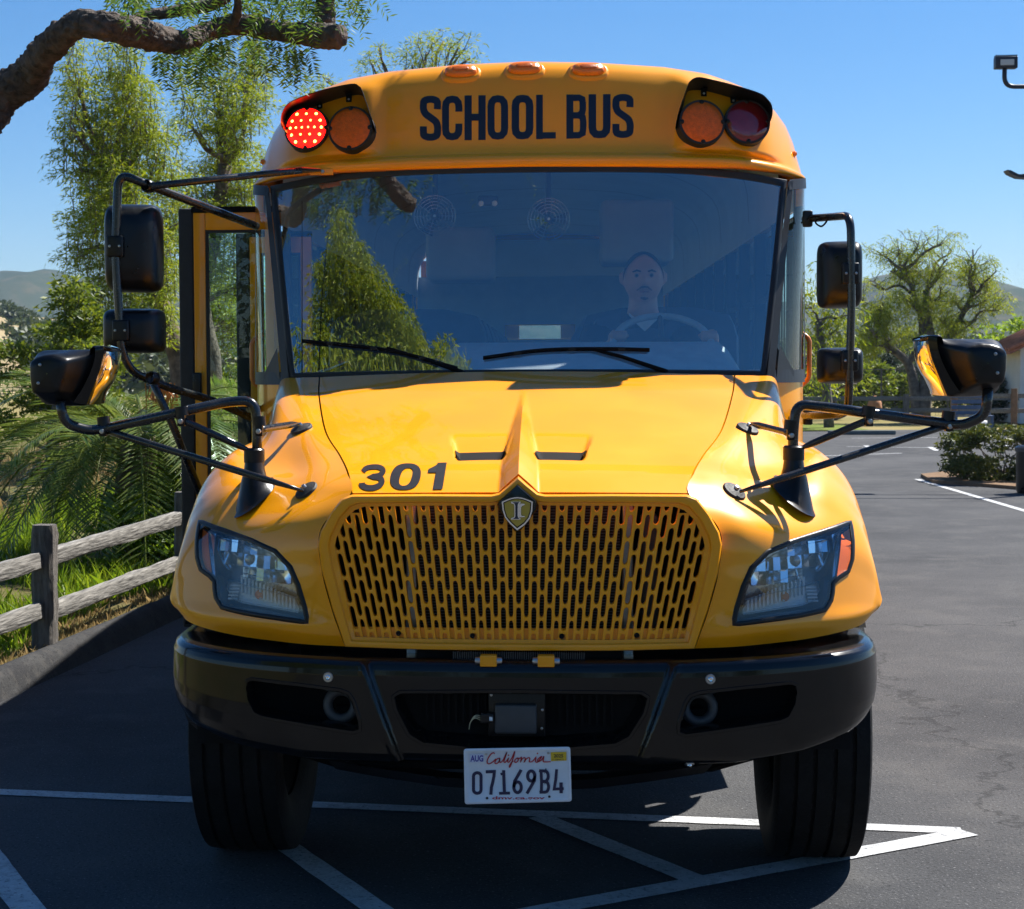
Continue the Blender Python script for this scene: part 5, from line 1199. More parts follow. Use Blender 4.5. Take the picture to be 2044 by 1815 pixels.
cross_arm(1, [P(1972,775,.46), P(1968,830,.47), P(1920,850,.50), P(1885,845,.53), P(1720,823,yb_-.08), P(1640,812,yb_), P(1590,806,yb_), P(1583,860,yb_), P(1583,945,yb_)],
  [(P(1893,848,.53), pad_pt(1,1470,992)), (P(1734,838,yb_-.08), P(1594,897,yb_-.01)), (P(1578,866,yb_), pad_pt(1,1494,856))], [(1465,982),(1492,857)], baseR)
cross_arm(-1, [P(120,800,.46), P(128,845,.47), P(178,860,.50), P(212,855,.53), P(360,823,yb_-.08), P(455,802,yb_), P(508,800,yb_), P(514,850,yb_), P(512,945,yb_)],
  [(P(207,858,.53), pad_pt(-1,612,990)), (P(363,838,yb_-.08), P(503,902,yb_-.01)), (P(518,858,yb_), pad_pt(-1,600,856))], [(612,980),(602,857)], baseL)
# ---------------- wheels
def wheel(x, y, steer=0, dual=False):
    c = Vector((x, y, .502)); s = 1 if x > 0 else -1; ax = Vector((s*math.cos(steer), s*math.sin(steer), 0))
    prof = []
    hw = .142
    prof += [(.30,-.12),(.33,-.148),(.40,-.165),(.455,-.165),(.484,-.158)]
    gr = [-.098,-.034,.034,.098]; h = -.152
    prof.append((.495,h))
    for g_ in gr: prof += [(.501,g_-.0075),(.486,g_-.005),(.486,g_+.005),(.501,g_+.0075)]
    prof += [(.495,.152),(.484,.158),(.455,.165),(.40,.165),(.33,.148),(.30,.12)]
    b = MB(); n = 96; axis = ax; e1 = Vector((0,0,1)); e2 = axis.cross(e1); v = []; f = []
    for i, (r, hh) in enumerate(prof):
        for j in range(n):
            t = 2*math.pi*j/n; wob = .003*math.sin(t*48+i) if .487 > r > .4855 else 0
            v.append(c+axis*(hh+wob)+(e1*math.cos(t)+e2*math.sin(t))*r)
    for i in range(len(prof)-1):
        for j in range(n): f.append((i*n+j, i*n+(j+1) % n, (i+1)*n+(j+1) % n, (i+1)*n+j))
    b.add(v, f); ty = b.build('wheel', 'tyre', bus, auto=35)
    MB().lathe([(.30,.11),(.285,.12),(.27,.08),(.22,.06),(.14,.075),(.13,.12),(.0,.13)], c, ax, 40).build('wheel_rim', 'rim', ty, auto=30)
    MB().lathe([(.30,-.11),(.26,-.06),(.0,-.05)], c, ax, 40).build('wheel_back', 'black_matt', ty)
    for k in range(10):
        t = 2*math.pi*k/10; q = c+ax*.066+(e1*math.cos(t)+e2*math.sin(t))*.18; MB().lathe([(0,.03),(.012,.03),(.014,0)], q, ax, 6).build('wheel_nut', 'steel', ty)
wheel(1.058, 1.03, R(-1.5)); wheel(-1.005, 1.03, R(-1.5))
for sx in (-1, 1): wheel(sx*1.04, 8.4)
for sx in (-1, 1):                                        # dark wheel housings
    b = MB(); rows = []
    for k in range(17):
        t = math.pi*(.78*k/16); rows.append([Vector((sx*x, 1.03+.57*math.cos(t), .58+.52*math.sin(t))) for x in (.78, 1.19)])
    b.grid(rows); b.build('wheel_housing', 'black_matt', bus, smooth=True)
    MB().box((min(sx*.74,sx*.78),.35,.5),(max(sx*.74,sx*.78),1.7,1.3)).build('inner_fender', 'black_matt', bus)
# side badge on the hood
c = P(1556, 858, 1.40); 
MB().lathe([(0,.006),(.035,.006),(.045,.002),(.045,-.004)], Vector((1.045,1.40,1.575)), (1,0,.15), 24).build('side_badge', 'chrome', bus, auto=40)
MB().lathe([(0,.006),(.035,.006),(.045,.002),(.045,-.004)], Vector((-1.045,1.40,1.575)), (-1,0,.15), 24).build('side_badge', 'chrome', bus, auto=40)
# ---------------- the driver
def driver():
    hc = P(1284, 556, 3.02); loc = Vector((hc.x, 3.1, .95))
    t = thing('person', loc, 'driver in a dark shirt over a white undershirt sitting behind the steering wheel', 'person')
    x, y, z = hc
    body = MB()
    # head: grid sphere shaped into skull, jaw, nose, brow, eye sockets, mouth, ears
    rows = []
    for i in range(33):
        th = math.pi*i/32; rw = []
        for j in range(48):
            ph = 2*math.pi*j/48                          # ph 0 = towards +x, 3pi/2 = face (-y)
            dx, dy, dz = math.sin(th)*math.cos(ph), math.sin(th)*math.sin(ph), math.cos(th)
            wx = .096*(1-.08*max(0, -dz)**1.5); fx = dx*wx; fz = dz*.128; fy = dy*(.105 if dy > 0 else .096)
            front = max(0, -dy)
            if front > 0:
                u, w = fx/.096, fz/.128
                fy -= .026*math.exp(-(u/.16)**2-((w+.12)/.16)**2)            # nose
                fy -= .006*math.exp(-(u/.5)**2-((w-.22)/.07)**2)            # brow
                fy += .012*(math.exp(-((u-.42)/.2)**2-((w-.06)/.10)**2)+math.exp(-((u+.42)/.2)**2-((w-.06)/.10)**2))
                fy -= .006*math.exp(-(u/.30)**2-((w+.48)/.05)**2)+.005*math.exp(-(u/.28)**2-((w+.62)/.05)**2)
                fy -= .010*math.exp(-(u/.35)**2-((w+.86)/.16)**2)           # chin
            rw.append(Vector((x+fx, y+fy, z+fz)))
        rows.append(rw)
    body.grid(rows, True)
    for s in (-1, 1):
        body.tube([Vector((x+s*.088, y+.012, z+.03)), Vector((x+s*.105, y+.016, z+.018)), Vector((x+s*.104, y+.014, z-.012)), Vector((x+s*.088, y+.010, z-.03))], [.012,.016,.014,.010], 10)
    body.tube([Vector((x, y+.02, z-.08)), Vector((x, y+.025, z-.14)), Vector((x, y+.03, z-.20))], [.068,.072,.085], 20)
    sh = z-.245
    torso = [Vector((x, y+.04, sh-.02)), Vector((x, y+.03, sh-.15)), Vector((x, y+.02, sh-.32)), Vector((x, y+.06, sh-.50))]
    def ell(c, a, b_): return [Vector((c.x+a*math.cos(q), c.y+b_*math.sin(q), c.z)) for q in [2*math.pi*k/28 for k in range(28)]]
    tr = [ell(Vector((x,y+.03,sh+.085)),.09,.08), ell(Vector((x,y+.035,sh+.03)),.19,.11), ell(Vector((x,y+.04,sh-.04)),.235,.13), ell(torso[1],.215,.145), ell(torso[2],.215,.165), ell(torso[3],.20,.16)]
    body.grid(tr, True)
    hands = []
    for s, hp in ((-1, P(1235,668,2.55)), (1, P(1415,668,2.55))):
        S = Vector((x+s*.225, y+.04, sh-.03)); E = Vector((x+s*.29, y-.10, sh-.27)); H = hp+Vector((s*.02,.05,-.035)); hands.append((s, H, hp))
        body.tube([S, S.lerp(E,.5), E], [.072,.064,.054], 14); body.tube([E, E.lerp(H,.5), H], [.054,.046,.031], 14)
        pm = H+(hp-H)*.5; body.tube([H, pm, hp+Vector((0,.01,0))], [.032,.042,.038], 12)
        for k in range(4):
            o = Vector((s*(-.030+.020*k),0,0)); a_ = hp+o; L = (.9,1.0,.95,.8)[k]
            body.tube([a_+Vector((0,.012,0)), a_+Vector((0,-.022*L,.012)), a_+Vector((0,-.038*L,-.008)), a_+Vector((0,-.026*L,-.028))], [.0105,.010,.0092,.0082], 8)
        body.tube([pm+Vector((-s*.028,0,0)), pm+Vector((-s*.048,-.012,.012)), pm+Vector((-s*.052,-.034,.010))], [.012,.011,.009], 8)
    for s in (-1, 1):
        hip = Vector((x+s*.11, y+.05, sh-.50)); kn = Vector((x+s*.15, y-.38, sh-.42)); an = Vector((x+s*.15, y-.45, .99)); body.tube([hip, hip.lerp(kn,.5), kn], [.105,.095,.072], 14); body.tube([kn, kn.lerp(an,.4), an], [.068,.062,.042], 12); body.tube([an+Vector((0,.04,0)), an+Vector((0,-.06,-.01)), an+Vector((0,-.16,-.012))], [.045,.042,.030], 10)
    o = body.build('body', 'skin', t, smooth=True)
    rm = o.modifiers.new('remesh', 'REMESH'); rm.mode = 'VOXEL'; rm.voxel_size = .0075
    sm = o.modifiers.new('smooth', 'SMOOTH'); sm.iterations = 3; sm.factor = .5
    dg = bpy.context.evaluated_depsgraph_get(); me = bpy.data.meshes.new_from_object(o.evaluated_get(dg)); o.modifiers.clear(); old = o.data; o.data = me; bpy.data.meshes.remove(old)
    me.polygons.foreach_set('use_smooth', [True]*len(me.polygons))
    # clothes
    st = MB(); st.grid([ell(Vector((x,y+.028,sh+.075)),.108,.098), ell(Vector((x,y+.035,sh+.030)),.205,.125), ell(Vector((x,y+.04,sh-.04)),.252,.148), ell(torso[1],.233,.163), ell(torso[2],.235,.185), ell(torso[3],.222,.18)], True)
    for s in (-1, 1):
        S = Vector((x+s*.21, y+.04, sh-.02)); E = Vector((x+s*.285, y-.085, sh-.24)); st.tube([S, S.lerp(E,.5), E], [.092,.086,.080], 16)
    so = st.build('shirt', 'shirt', t, smooth=True); rm = so.modifiers.new('r', 'REMESH'); rm.mode = 'VOXEL'; rm.voxel_size = .012; sm = so.modifiers.new('s', 'SMOOTH'); sm.iterations = 4
    dg = bpy.context.evaluated_depsgraph_get(); me = bpy.data.meshes.new_from_object(so.evaluated_get(dg)); so.modifiers.clear(); so.data = me; me.polygons.foreach_set('use_smooth', [True]*len(me.polygons))
    if not me.materials: me.materials.append(M['shirt'])
    if not o.data.materials: o.data.materials.append(M['skin'])
    hr = []
    for i in range(13):                                  # close-cropped hair
        th = math.pi*.52*i/12; rw = []
        for j in range(48):
            ph = 2*math.pi*j/48; lim = 1 if math.sin(ph) > -.15 else max(.25, 1+(.15+math.sin(ph))*.80); t2 = th*lim
            rw.append(Vector((x+math.sin(t2)*math.cos(ph)*.099, y+math.sin(t2)*math.sin(ph)*(.108 if math.sin(ph) > 0 else .099), z+math.cos(t2)*.131)))
        hr.append(rw)
    MB().grid(hr, True).build('hair', mat('cropped_hair', (.05,.035,.03), .9), t, smooth=True)
    for s in (-1, 1):                                    # collar wings
        MB().add([Vector((x+s*.02,y-.135,sh+.005)), Vector((x+s*.075,y-.115,sh+.062)), Vector((x+s*.105,y-.055,sh+.105)), Vector((x+s*.12,y-.09,sh+.03)), Vector((x+s*.07,y-.140,sh-.005))], [(0,1,2,3,4)]).build('collar', 'shirt', t)
    b = MB(); b.grid([[Vector((x+u*.075, y-.105-.028*(1-u*u), sh+.075-.035*(1-u*u))) for u in [-1+2*k/12 for k in range(13)]], [Vector((x+u*.07, y-.115-.030*(1-u*u), sh+.050-.065*(1-abs(u)))) for u in [-1+2*k/12 for k in range(13)]]]); b.build('undershirt', 'undershirt', t)
    for s in (-1, 1):
        e = Vector((x+s*.036, y-.083, z+.010)); MB().lathe([(0,.011),(.006,.009),(.010,.004),(.011,-.006)], e, (0,-1,0), 12).build('eye', 'eye', t, smooth=True); MB().lathe([(0,.0125),(.0045,.0115),(.0052,.009)], e, (0,-1,0), 10).build('iris', 'hair', t)
        b = MB(); b.tube([Vector((x+s*.016,y-.101,z+.028)), Vector((x+s*.036,y-.098,z+.034)), Vector((x+s*.056,y-.084,z+.027))], [.004,.005,.003], 6); b.build('eyebrow', 'hair', t)
    b = MB(); b.tube([Vector((x-.036,y-.092,z-.062)), Vector((x-.015,y-.108,z-.047)), Vector((x,y-.111,z-.046)), Vector((x+.015,y-.108,z-.047)), Vector((x+.036,y-.092,z-.062))], [.003,.0045,.004,.0045,.003], 8)
    b.tube([Vector((x-.018,y-.101,z-.100)), Vector((x,y-.106,z-.103)), Vector((x+.018,y-.101,z-.100))], [.004,.007,.004], 8)
    b.build('goatee', mat('stubble', (.10,.055,.04), .8), t, smooth=True)
    b = MB(); b.tube([Vector((x-.022,y-.102,z-.070)), Vector((x,y-.110,z-.068)), Vector((x+.022,y-.102,z-.070))], [.003,.005,.003], 6); b.build('mouth', mat('lips', (.30,.12,.10), .5), t)
driver()
HAZE = .00018
# ================================================================== VEGETATION
def leaf_mat(name, c1, c2, trans=.45, rough=.5):
    m = bpy.data.materials.new(name); m.use_nodes = True; nt = m.node_tree; nt.nodes.clear(); L = nt.links.new
    out = nt.nodes.new('ShaderNodeOutputMaterial'); ge = nt.nodes.new('ShaderNodeNewGeometry'); mx = nt.nodes.new('ShaderNodeMix'); mx.data_type = 'RGBA'
    mx.inputs[6].default_value = (*c1, 1); mx.inputs[7].default_value = (*c2, 1); L(ge.outputs['Random Per Island'], mx.inputs[0])
    pb = nt.nodes.new('ShaderNodeBsdfPrincipled'); pb.inputs['Roughness'].default_value = rough; pb.inputs['Specular IOR Level'].default_value = .35; L(mx.outputs[2], pb.inputs['Base Color'])
    tr = nt.nodes.new('ShaderNodeBsdfTranslucent'); hs = nt.nodes.new('ShaderNodeHueSaturation'); hs.inputs['Value'].default_value = 1.35; hs.inputs['Hue'].default_value = .485; L(mx.outputs[2], hs.inputs['Color']); L(hs.outputs[0], tr.inputs[0])
    ms = nt.nodes.new('ShaderNodeMixShader'); ms.inputs[0].default_value = trans; L(pb.outputs[0], ms.inputs[1]); L(tr.outputs[0], ms.inputs[2]); L(ms.outputs[0], out.inputs[0]); return m
M['pepper'] = leaf_mat('pepper_leaf', (.125,.205,.007), (.31,.35,.013))
M['pepper_near'] = leaf_mat('pepper_leaf_near', (.040,.115,.018), (.13,.20,.020))
M['oak'] = leaf_mat('broad_leaf', (.055,.105,.008), (.17,.21,.014))
M['dark_leaf'] = leaf_mat('dark_leaf', (.016,.032,.010), (.045,.070,.018), .25)
M['bright_leaf'] = leaf_mat('bright_shrub_leaf', (.11,.22,.010), (.23,.33,.02))
M['hedge_leaf'] = leaf_mat('hedge_leaf', (.030,.058,.010), (.12,.13,.012), .25)
M['palm_leaf'] = leaf_mat('palm_leaflet', (.060,.115,.016), (.17,.21,.035), .4, .32)
M['grass'] = leaf_mat('grass_blade', (.085,.18,.006), (.22,.30,.016))
M['dry'] = leaf_mat('dry_grass', (.24,.17,.06), (.38,.29,.12), .3)
M['far_tree'] = leaf_mat('far_tree_leaf', (.028,.050,.014), (.065,.085,.022), .25)
M['bark'] = mat('pepper_bark', (.095,.065,.050), .9, var=.5, vscale=9, bump=1.0, bscale=22, col2=(.21,.15,.115), detail=8)
M['bark_grey'] = mat('grey_bark', (.085,.07,.06), .9, var=.4, vscale=6, bump=.8, bscale=18, col2=(.17,.145,.125))
M['bark_near'] = mat('near_bark', (.018,.014,.012), .9, var=.4, vscale=22, bump=1.0, bscale=44, col2=(.135,.10,.08), detail=9, stretch=(1,1,1))
rng_ = np.random.default_rng(11)
def leaf_quads(anchor, direc, length, width, rnd=.3):
    """one folded-flat diamond leaf per anchor; arrays (N,3)"""
    n = len(anchor); d = direc+rng_.normal(0, rnd, (n,3)); d /= np.linalg.norm(d, axis=1)[:,None]+1e-9
    a = rng_.normal(0, 1, (n,3)); s = np.cross(d, a); s /= np.linalg.norm(s, axis=1)[:,None]+1e-9
    L = length*rng_.uniform(.65, 1.3, (n,1)); W = width*rng_.uniform(.7, 1.25, (n,1))
    v = np.stack([anchor, anchor+d*L*.45+s*W*.5, anchor+d*L, anchor+d*L*.45-s*W*.5], 1)
    return v.reshape(-1, 3)
def leaf_obj(name, verts, m, parent=None, nv=4):
    n = len(verts)//nv; me = bpy.data.meshes.new(name); me.vertices.add(len(verts)); me.vertices.foreach_set('co', verts.astype(np.float32).ravel())
    me.loops.add(n*nv); me.loops.foreach_set('vertex_index', np.arange(n*nv, dtype=np.int32)); me.polygons.add(n); me.polygons.foreach_set('loop_start', np.arange(0, n*nv, nv, dtype=np.int32))
    me.update(calc_edges=True); me.materials.append(M[m]); return link(bpy.data.objects.new(name, me), parent)
def sprays(centers, n_leaf, rad, length, width, droop, up=0.0):
    """leafy sprays: several drooping strands round each centre"""
    c = np.repeat(np.asarray(centers), n_leaf, 0); n = len(c); strand = rng_.integers(0, 6, n); ang = strand*1.05+rng_.normal(0, .25, n)+np.repeat(rng_.uniform(0, 6.28, len(centers)), n_leaf)
    t = rng_.uniform(0.05, 1, n)**.8; out = np.stack([np.cos(ang), np.sin(ang), np.zeros(n)], 1)
    pos = c+out*(rad*t)[:,None]*rng_.uniform(.7,1.15,(n,1))+np.array([0,0,1])*((up*rad*t)-droop*rad*t*t)[:,None]+rng_.normal(0, rad*.07, (n,3))
    dirv = out*.55+np.array([0,0,-1.0])*(droop*t)[:,None]+np.array([0,0,.35*(1 if up else 0)])
    return leaf_quads(pos, dirv, length, width, .35)
def limb(b, p0, p1, r0, r1, seed, bend=.12, n=8):
    pts = []
    for i in range(n+1):
        t = i/n; p = p0.lerp(p1, t); k = (p1-p0).length*bend*math.sin(math.pi*t); p = p+Vector((noise.noise(Vector((seed*3.1, t*2.3, 1))), noise.noise(Vector((seed*1.7, t*2.3, 5))), noise.noise(Vector((seed*2.3, t*2.1, 9)))))*k*1.6; pts.append(p)
    b.tube(pts, [lerp(r0, r1, i/n) for i in range(n+1)], 8); return pts
def tree(name, label, base, fork, blobs, y, m, bark, clumps, per, rad, ll, lw, droop=.9, r0=.18, group=None, up=0.0, twigs=4, yspread=1.0):
    """blobs: (px, py, rx, ry) of foliage masses at depth y; limbs run from the fork to each of them"""
    t = thing(name, base, label, 'tree', group); b = MB(); F = [Vector(f) for f in fork]
    pts = smooth_line([base]+F, 10); k = len(pts); b.tube(pts, [lerp(r0, r0*.62, i/(k-1)) for i in range(k)], 10)
    cs = []; tops_ = []; sd_ = len(label)*7 % 97
    for i, (px, py, rx, ry) in enumerate(blobs):
        c = P(px, py, y)+Vector((0, random.uniform(-1,1)*yspread, 0)); ax = rx/F_PX*(y-CAM.y); az = ry/F_PX*(y-CAM.y)
        st_ = min(pts[3:], key=lambda q: (q-c).length+.5*max(0, q.z-c.z+.3)); lp = limb(b, st_, c+Vector((0,0,-az*.3)), r0*.34, r0*.10, i+sd_)
        n = max(3, int(clumps*(rx*ry)/3000*.44))
        for q in range(n):
            while True:
                u = np.array([random.uniform(-1,1) for _ in range(3)])
                if np.dot(u, u) <= 1: break
            pt = c+Vector((u[0]*ax, u[1]*min(ax, az)*1.0, u[2]*az)); cs.append(tuple(pt))
            if not up:                                    # an upright spray: smaller tufts climbing above it
                lean = Vector((random.gauss(0,.16), random.gauss(0,.16), 1)); hgt = rad*random.uniform(1.2, 2.4)
                for z_ in (.45, .75, 1.0): tops_.append(tuple(pt+lean*hgt*z_))
                limb(b, pt-Vector((0,0,rad*.3)), pt+lean*hgt, r0*.045, r0*.012, q+i, .06, 4)
            if q < twigs: limb(b, lp[random.randint(3, 7)], pt, r0*.09, r0*.03, i*7+q, .15, 5)
    b.build('trunk', bark, t, smooth=True)
    lv = sprays(cs, per, rad, ll, lw, droop, up)
    if tops_: lv = np.concatenate([lv, sprays(tops_, max(8, per//3), rad*.5, ll, lw, droop*.9)])
    leaf_obj('crown', lv, m, t); return t
random.seed(21)
D = lambda px, py, y: P(px, py, y)
# pepper tree left, behind the palm
YA = 22.0
tree('pepper_tree', 'tall feathery pepper tree rising behind the palm on the left', Vector((D(372,900,YA).x, YA, 0)), [D(362,740,YA), D(330,640,YA), D(290,520,YA), D(240,360,YA)],
  [(170,170,28,40),(225,175,34,60),(265,165,22,45),(170,230,30,50),(225,280,55,60),(290,260,45,60),(165,330,45,40),(240,370,70,50),(310,350,50,50),(180,420,55,45),(260,450,70,45),(330,450,40,50),(160,500,45,40),(220,530,60,40),(300,540,55,45),(350,560,35,50),(190,600,45,40),(260,640,60,40),(330,650,45,40),(170,260,20,30)], YA, 'pepper', 'bark', 50, 80, .36, .10, .018, .42, .20)
YB = 25.0
tree('pepper_tree', 'feathery pepper tree directly behind the open bus door', Vector((D(420,900,YB).x, YB, 0)), [D(425,740,YB), D(400,600,YB), D(430,460,YB), D(450,330,YB)],
  [(490,150,26,32),(440,180,20,36),(510,200,30,40),(460,240,55,45),(400,250,30,45),(500,280,45,45),(420,320,50,45),(480,360,60,45),(390,400,40,40),(440,440,60,40),(500,440,40,50),(420,520,50,50),(480,560,50,50),(440,640,60,50),(470,720,55,50),(430,800,45,50)], YB, 'pepper', 'bark', 50, 80, .38, .105, .019, .42, .20)
YT = 34.0
tree('pepper_tree', 'treetops showing above the bus roof beside the left warning lamps', Vector((D(760,900,YT).x, YT, 0)), [D(765,600,YT), D(770,400,YT), D(800,260,YT)],
  [(610,172,28,18),(660,168,30,18),(640,190,30,20),(745,125,20,30),(760,100,14,16),(850,90,40,35),(880,60,22,22),(920,100,30,26),(820,115,35,25),(870,130,50,20),(940,120,18,16)], YT, 'pepper', 'bark', 60, 60, .40, .13, .022, .8, .22, up=.05)
# broad-leaved tree low on the left, in front of the hills
YO = 17.5
tree('walnut_tree', 'low dark leafy tree at the left edge below the hills', Vector((D(95,900,YO).x, YO, 0)), [D(110,840,YO), D(130,760,YO)],
  [(100,660,45,30),(160,600,50,45),(200,650,60,45),(60,720,55,40),(140,720,70,50),(225,720,50,50),(40,790,50,40),(110,800,70,50),(190,790,60,45),(30,850,40,30),(80,860,55,35)], YO, 'oak', 'bark_grey', 46, 70, .30, .10, .04, .5, .10, up=.3)
# big branch overhead, part of a pepper tree standing by the kerb out of frame
def near_tree():
    yb = 1.5; base = Vector((-3.65, 1.3, .05)); t = thing('pepper_tree', base, 'pepper tree whose thick dark branch crosses the top left corner', 'tree'); b = MB()
    def bark_tube(pts, radii, nn, seed, res=70):
        pts = smooth_line(pts, res); rr = [interp(i/res*(len(radii)-1), range(len(radii)), radii) for i in range(res+1)]; tb = MB().tube(pts, rr, nn)
        cen = []
        for i, p in enumerate(pts): cen += [p]*nn
        out = []
        for v, c in zip(tb.v, cen):
            d = v-c; L_ = d.length; k = noise.fractal(v*9+Vector((seed,0,0)), 1, 2.1, 5)*.13+abs(noise.noise(Vector((v.x*20, v.y*46, v.z*46))))*.34-.12+noise.noise(v*3.6)*.12; out.append(c+d*(1+k))
        b.add(out, tb.f)
    main = [(-130,330),(-60,270),(0,193),(60,150),(86,108),(144,56),(202,52),(270,66),(360,86),(414,64),(468,50),(540,60),(612,68),(660,72),(681,70)]
    wd = [95,90,84,74,62,54,60,58,48,42,42,44,48,52,40]
    P3 = [P(*p, yb+.25*math.sin(i*.8)) for i, p in enumerate(main)]; s = 1/F_PX*(yb-CAM.y)/2
    bark_tube([base, Vector((-3.6,1.35,.9)), Vector((-3.35,1.45,1.7)), P(-300,480,yb), P(-200,400,yb)]+P3, [.16,.13,.115,.105,.10]+[w*s for w in wd], 44, 1, 420)
    bark_tube([P(655,78,yb), P(651,40,yb), P(650,5,yb), P(655,-60,yb), P(690,-150,yb)], [.040,.042,.040,.036,.028], 30, 2, 90)
    bark_tube([P(245,62,yb), P(290,32,yb+.05), P(360,22,yb+.1), P(440,2,yb), P(500,-60,yb), P(560,-160,yb)], [.034,.026,.026,.024,.02,.015], 12, 3, 50)
    bark_tube([P(466,48,yb), P(475,15,yb-.05), P(470,-40,yb-.1)], [.022,.018,.014], 10, 5, 20)
    tk = b.build('trunk', 'bark_near', t, smooth=True)
    # pinnate leaves hanging from and above the branch
    an = []; dr = []
    def pinnate(p, d, L_, nl=13):
        side = d.cross(Vector((random.uniform(-.4,.4),1,random.uniform(-.4,.4)))).normalized(); q = Vector(p)
        for k in range(nl):
            tt = k/(nl-1); q = p+d*L_*tt+Vector((0,0,-.18*L_*tt*tt)); wl_ = .034*(1-.55*tt)
            for s_ in (-1, 1): an.append(tuple(q)); dr.append(tuple((d*.55+side*s_).normalized()*wl_/.034))
    hang = [(318,95,60),(345,92,70),(370,98,75),(395,98,85),(405,105,90),(425,80,70),(430,92,95),(455,74,60),(500,74,70),(520,78,60),(545,80,85),(575,88,70),(590,90,90),(605,92,70)]
    for px, py, ln in hang:
        for k in range(5):
            p = P(px+random.uniform(-14,14), py+random.uniform(-6,14), yb+random.uniform(-.15,.2)); pinnate(p, Vector((random.uniform(-.35,.35), random.uniform(-.3,.3), -1)).normalized(), ln/F_PX*6.8*random.uniform(.5,1.0))
    for k in range(150):
        px = random.uniform(190,740); py = random.uniform(-90,22) if px > 250 else random.uniform(-90,5)
        if 640 < px: py -= 12
        p = P(px, py, yb+random.uniform(-.35,.35)); pinnate(p, Vector((random.uniform(-.9,.9), random.uniform(-.5,.5), -.8)).normalized(), random.uniform(.09,.18))
    for k in range(420):                                  # the crown above the frame
        p = Vector((random.gauss(-2.4,1.2), random.gauss(1.7,.8), random.uniform(3.75,6.0))); pinnate(p, Vector((random.uniform(-.8,.8), random.uniform(-.8,.8), -.6)).normalized(), random.uniform(.14,.26), 9)
    an_, dr_ = np.array(an), np.array(dr); ln = np.linalg.norm(dr_, axis=1)[:,None]; v = leaf_quads(an_, dr_/ln, .034, .0075, .12); leaf_obj('crown', v, 'pepper_near', t)
near_tree()
# ---------------- palm clump behind the fence
def palm():
    YPm = 9.6; c = P(285, 830, YPm); base = Vector((c.x, YPm, vz(c.x, YPm))); t = thing('date_palm', base, 'low bushy date palm with arching fronds behind the split-rail fence', 'palm')
    b = MB(); b.lathe([(.20,0),(.24,.3),(.26,.7),(.20,1.05),(.05,1.2)], base, (0,0,1), 16); b.build('trunk', 'bark', t, auto=40)
    vars_ = []
    for vi in range(6):
        L_ = 1.75+.12*vi; droop = .55+.17*vi; vv = []; ff = []; nl = 50
        def rp(s): return Vector((L_*s*(1-.18*droop*s*s), 0, L_*(.62*s-droop*s*s*1.05)))
        for k in range(nl):
            s = .16+.84*k/(nl-1); p = rp(s); tg = (rp(min(1, s+.02))-rp(s-.02)).normalized(); ln = .34*math.sin(math.pi*min(1, .20+.80*(1-s)+.08))*.95+.06
            for sd2 in (-1, 1):
                d = (tg*.78+Vector((0, sd2*.85, .22+random.uniform(-.12,.12)))).normalized(); w = tg.cross(d).normalized().cross(d)*.011
                tip_ = p+d*ln+Vector((0,0,-.10*ln)); m_ = p+d*ln*.45; i0 = len(vv); vv += [p, m_+w, tip_, m_-w]; ff.append((i0, i0+1, i0+2, i0+3))
        rb = MB().tube([rp(k/10) for k in range(11)], [lerp(.020,.004,k/10) for k in range(11)], 6); n0 = len(vv); vv += rb.v; ff += [tuple(q+n0 for q in f) for f in rb.f]
        me = bpy.data.meshes.new('frond'); me.from_pydata([tuple(v) for v in vv], [], ff); me.materials.append(M['palm_leaf']); vars_.append(me)
    for k in range(74):
        o = bpy.data.objects.new('frond', vars_[min(5, int(random.uniform(0, 6)))]); COL.objects.link(o); o.parent = t
        el = random.uniform(-.05, 1.0); o.location = (random.uniform(-.12,.12), random.uniform(-.12,.12), random.uniform(.75,1.15)); o.rotation_euler = (random.uniform(-.3,.3), -el*.9+.35, k*2.39996+random.uniform(-.2,.2)); s = random.uniform(.62, .90); o.scale = (s, s, s)
    fr = P(325, 793, YPm-.7); b = MB()
    for k in range(34): q = fr+Vector((random.gauss(0,.05), random.gauss(0,.05), 0)); b.tube([q+Vector((0,0,.12)), q+Vector((random.gauss(0,.04),0,0)), q+Vector((random.gauss(0,.06), 0, -.14))], .006, 5)
    b.build('fruit_stalks', mat('orange_stalk', (.42,.15,.015), .6), t)['kind'] = 'stuff'
palm()
# leafy shrubs
def shrub(name, label, c, r, n_cl, per, m, ll, lw, rad, cat='shrub', stem='bark_grey', up=.5, droop=.4, flat=False, group=None):
    t = thing(name, (c.x, c.y, c.z-r.z), label, cat, group); cs = []; b = MB(); base = Vector((c.x, c.y, c.z-r.z))
    for k in range(n_cl):
        u = rng_.normal(0, 1, 3); u /= np.linalg.norm(u); q = random.uniform(.45, 1)**.6
        if flat: u = np.sign(u)*np.abs(u)**.6
        p = Vector((c.x+u[0]*r.x*q, c.y+u[1]*r.y*q, c.z+u[2]*r.z*q))
        if p.z < base.z: continue
        cs.append(tuple(p))
        if k < 26: limb(b, base+Vector((random.uniform(-.2,.2)*r.x, random.uniform(-.2,.2)*r.y, 0)), p, .018*max(1, r.z), .005*max(1, r.z), k, .1, 5)
    b.build('stems', stem, t, smooth=True); leaf_obj('foliage', sprays(cs, per, rad, ll, lw, droop, up), m, t); return t
c = P(292, 985, 8.9); c.z = .42; shrub('shrub', 'bright green leafy shrub under the palm by the fence', c, Vector((.44,.5,.42)), 170, 26, 'bright_leaf', .065, .030, .12)
c = P(365, 930, 9.2); c.z = .5; shrub('shrub', 'bright green shrub half hidden behind the open bus door', c, Vector((.55,.5,.55)), 170, 26, 'bright_leaf', .065, .030, .12)
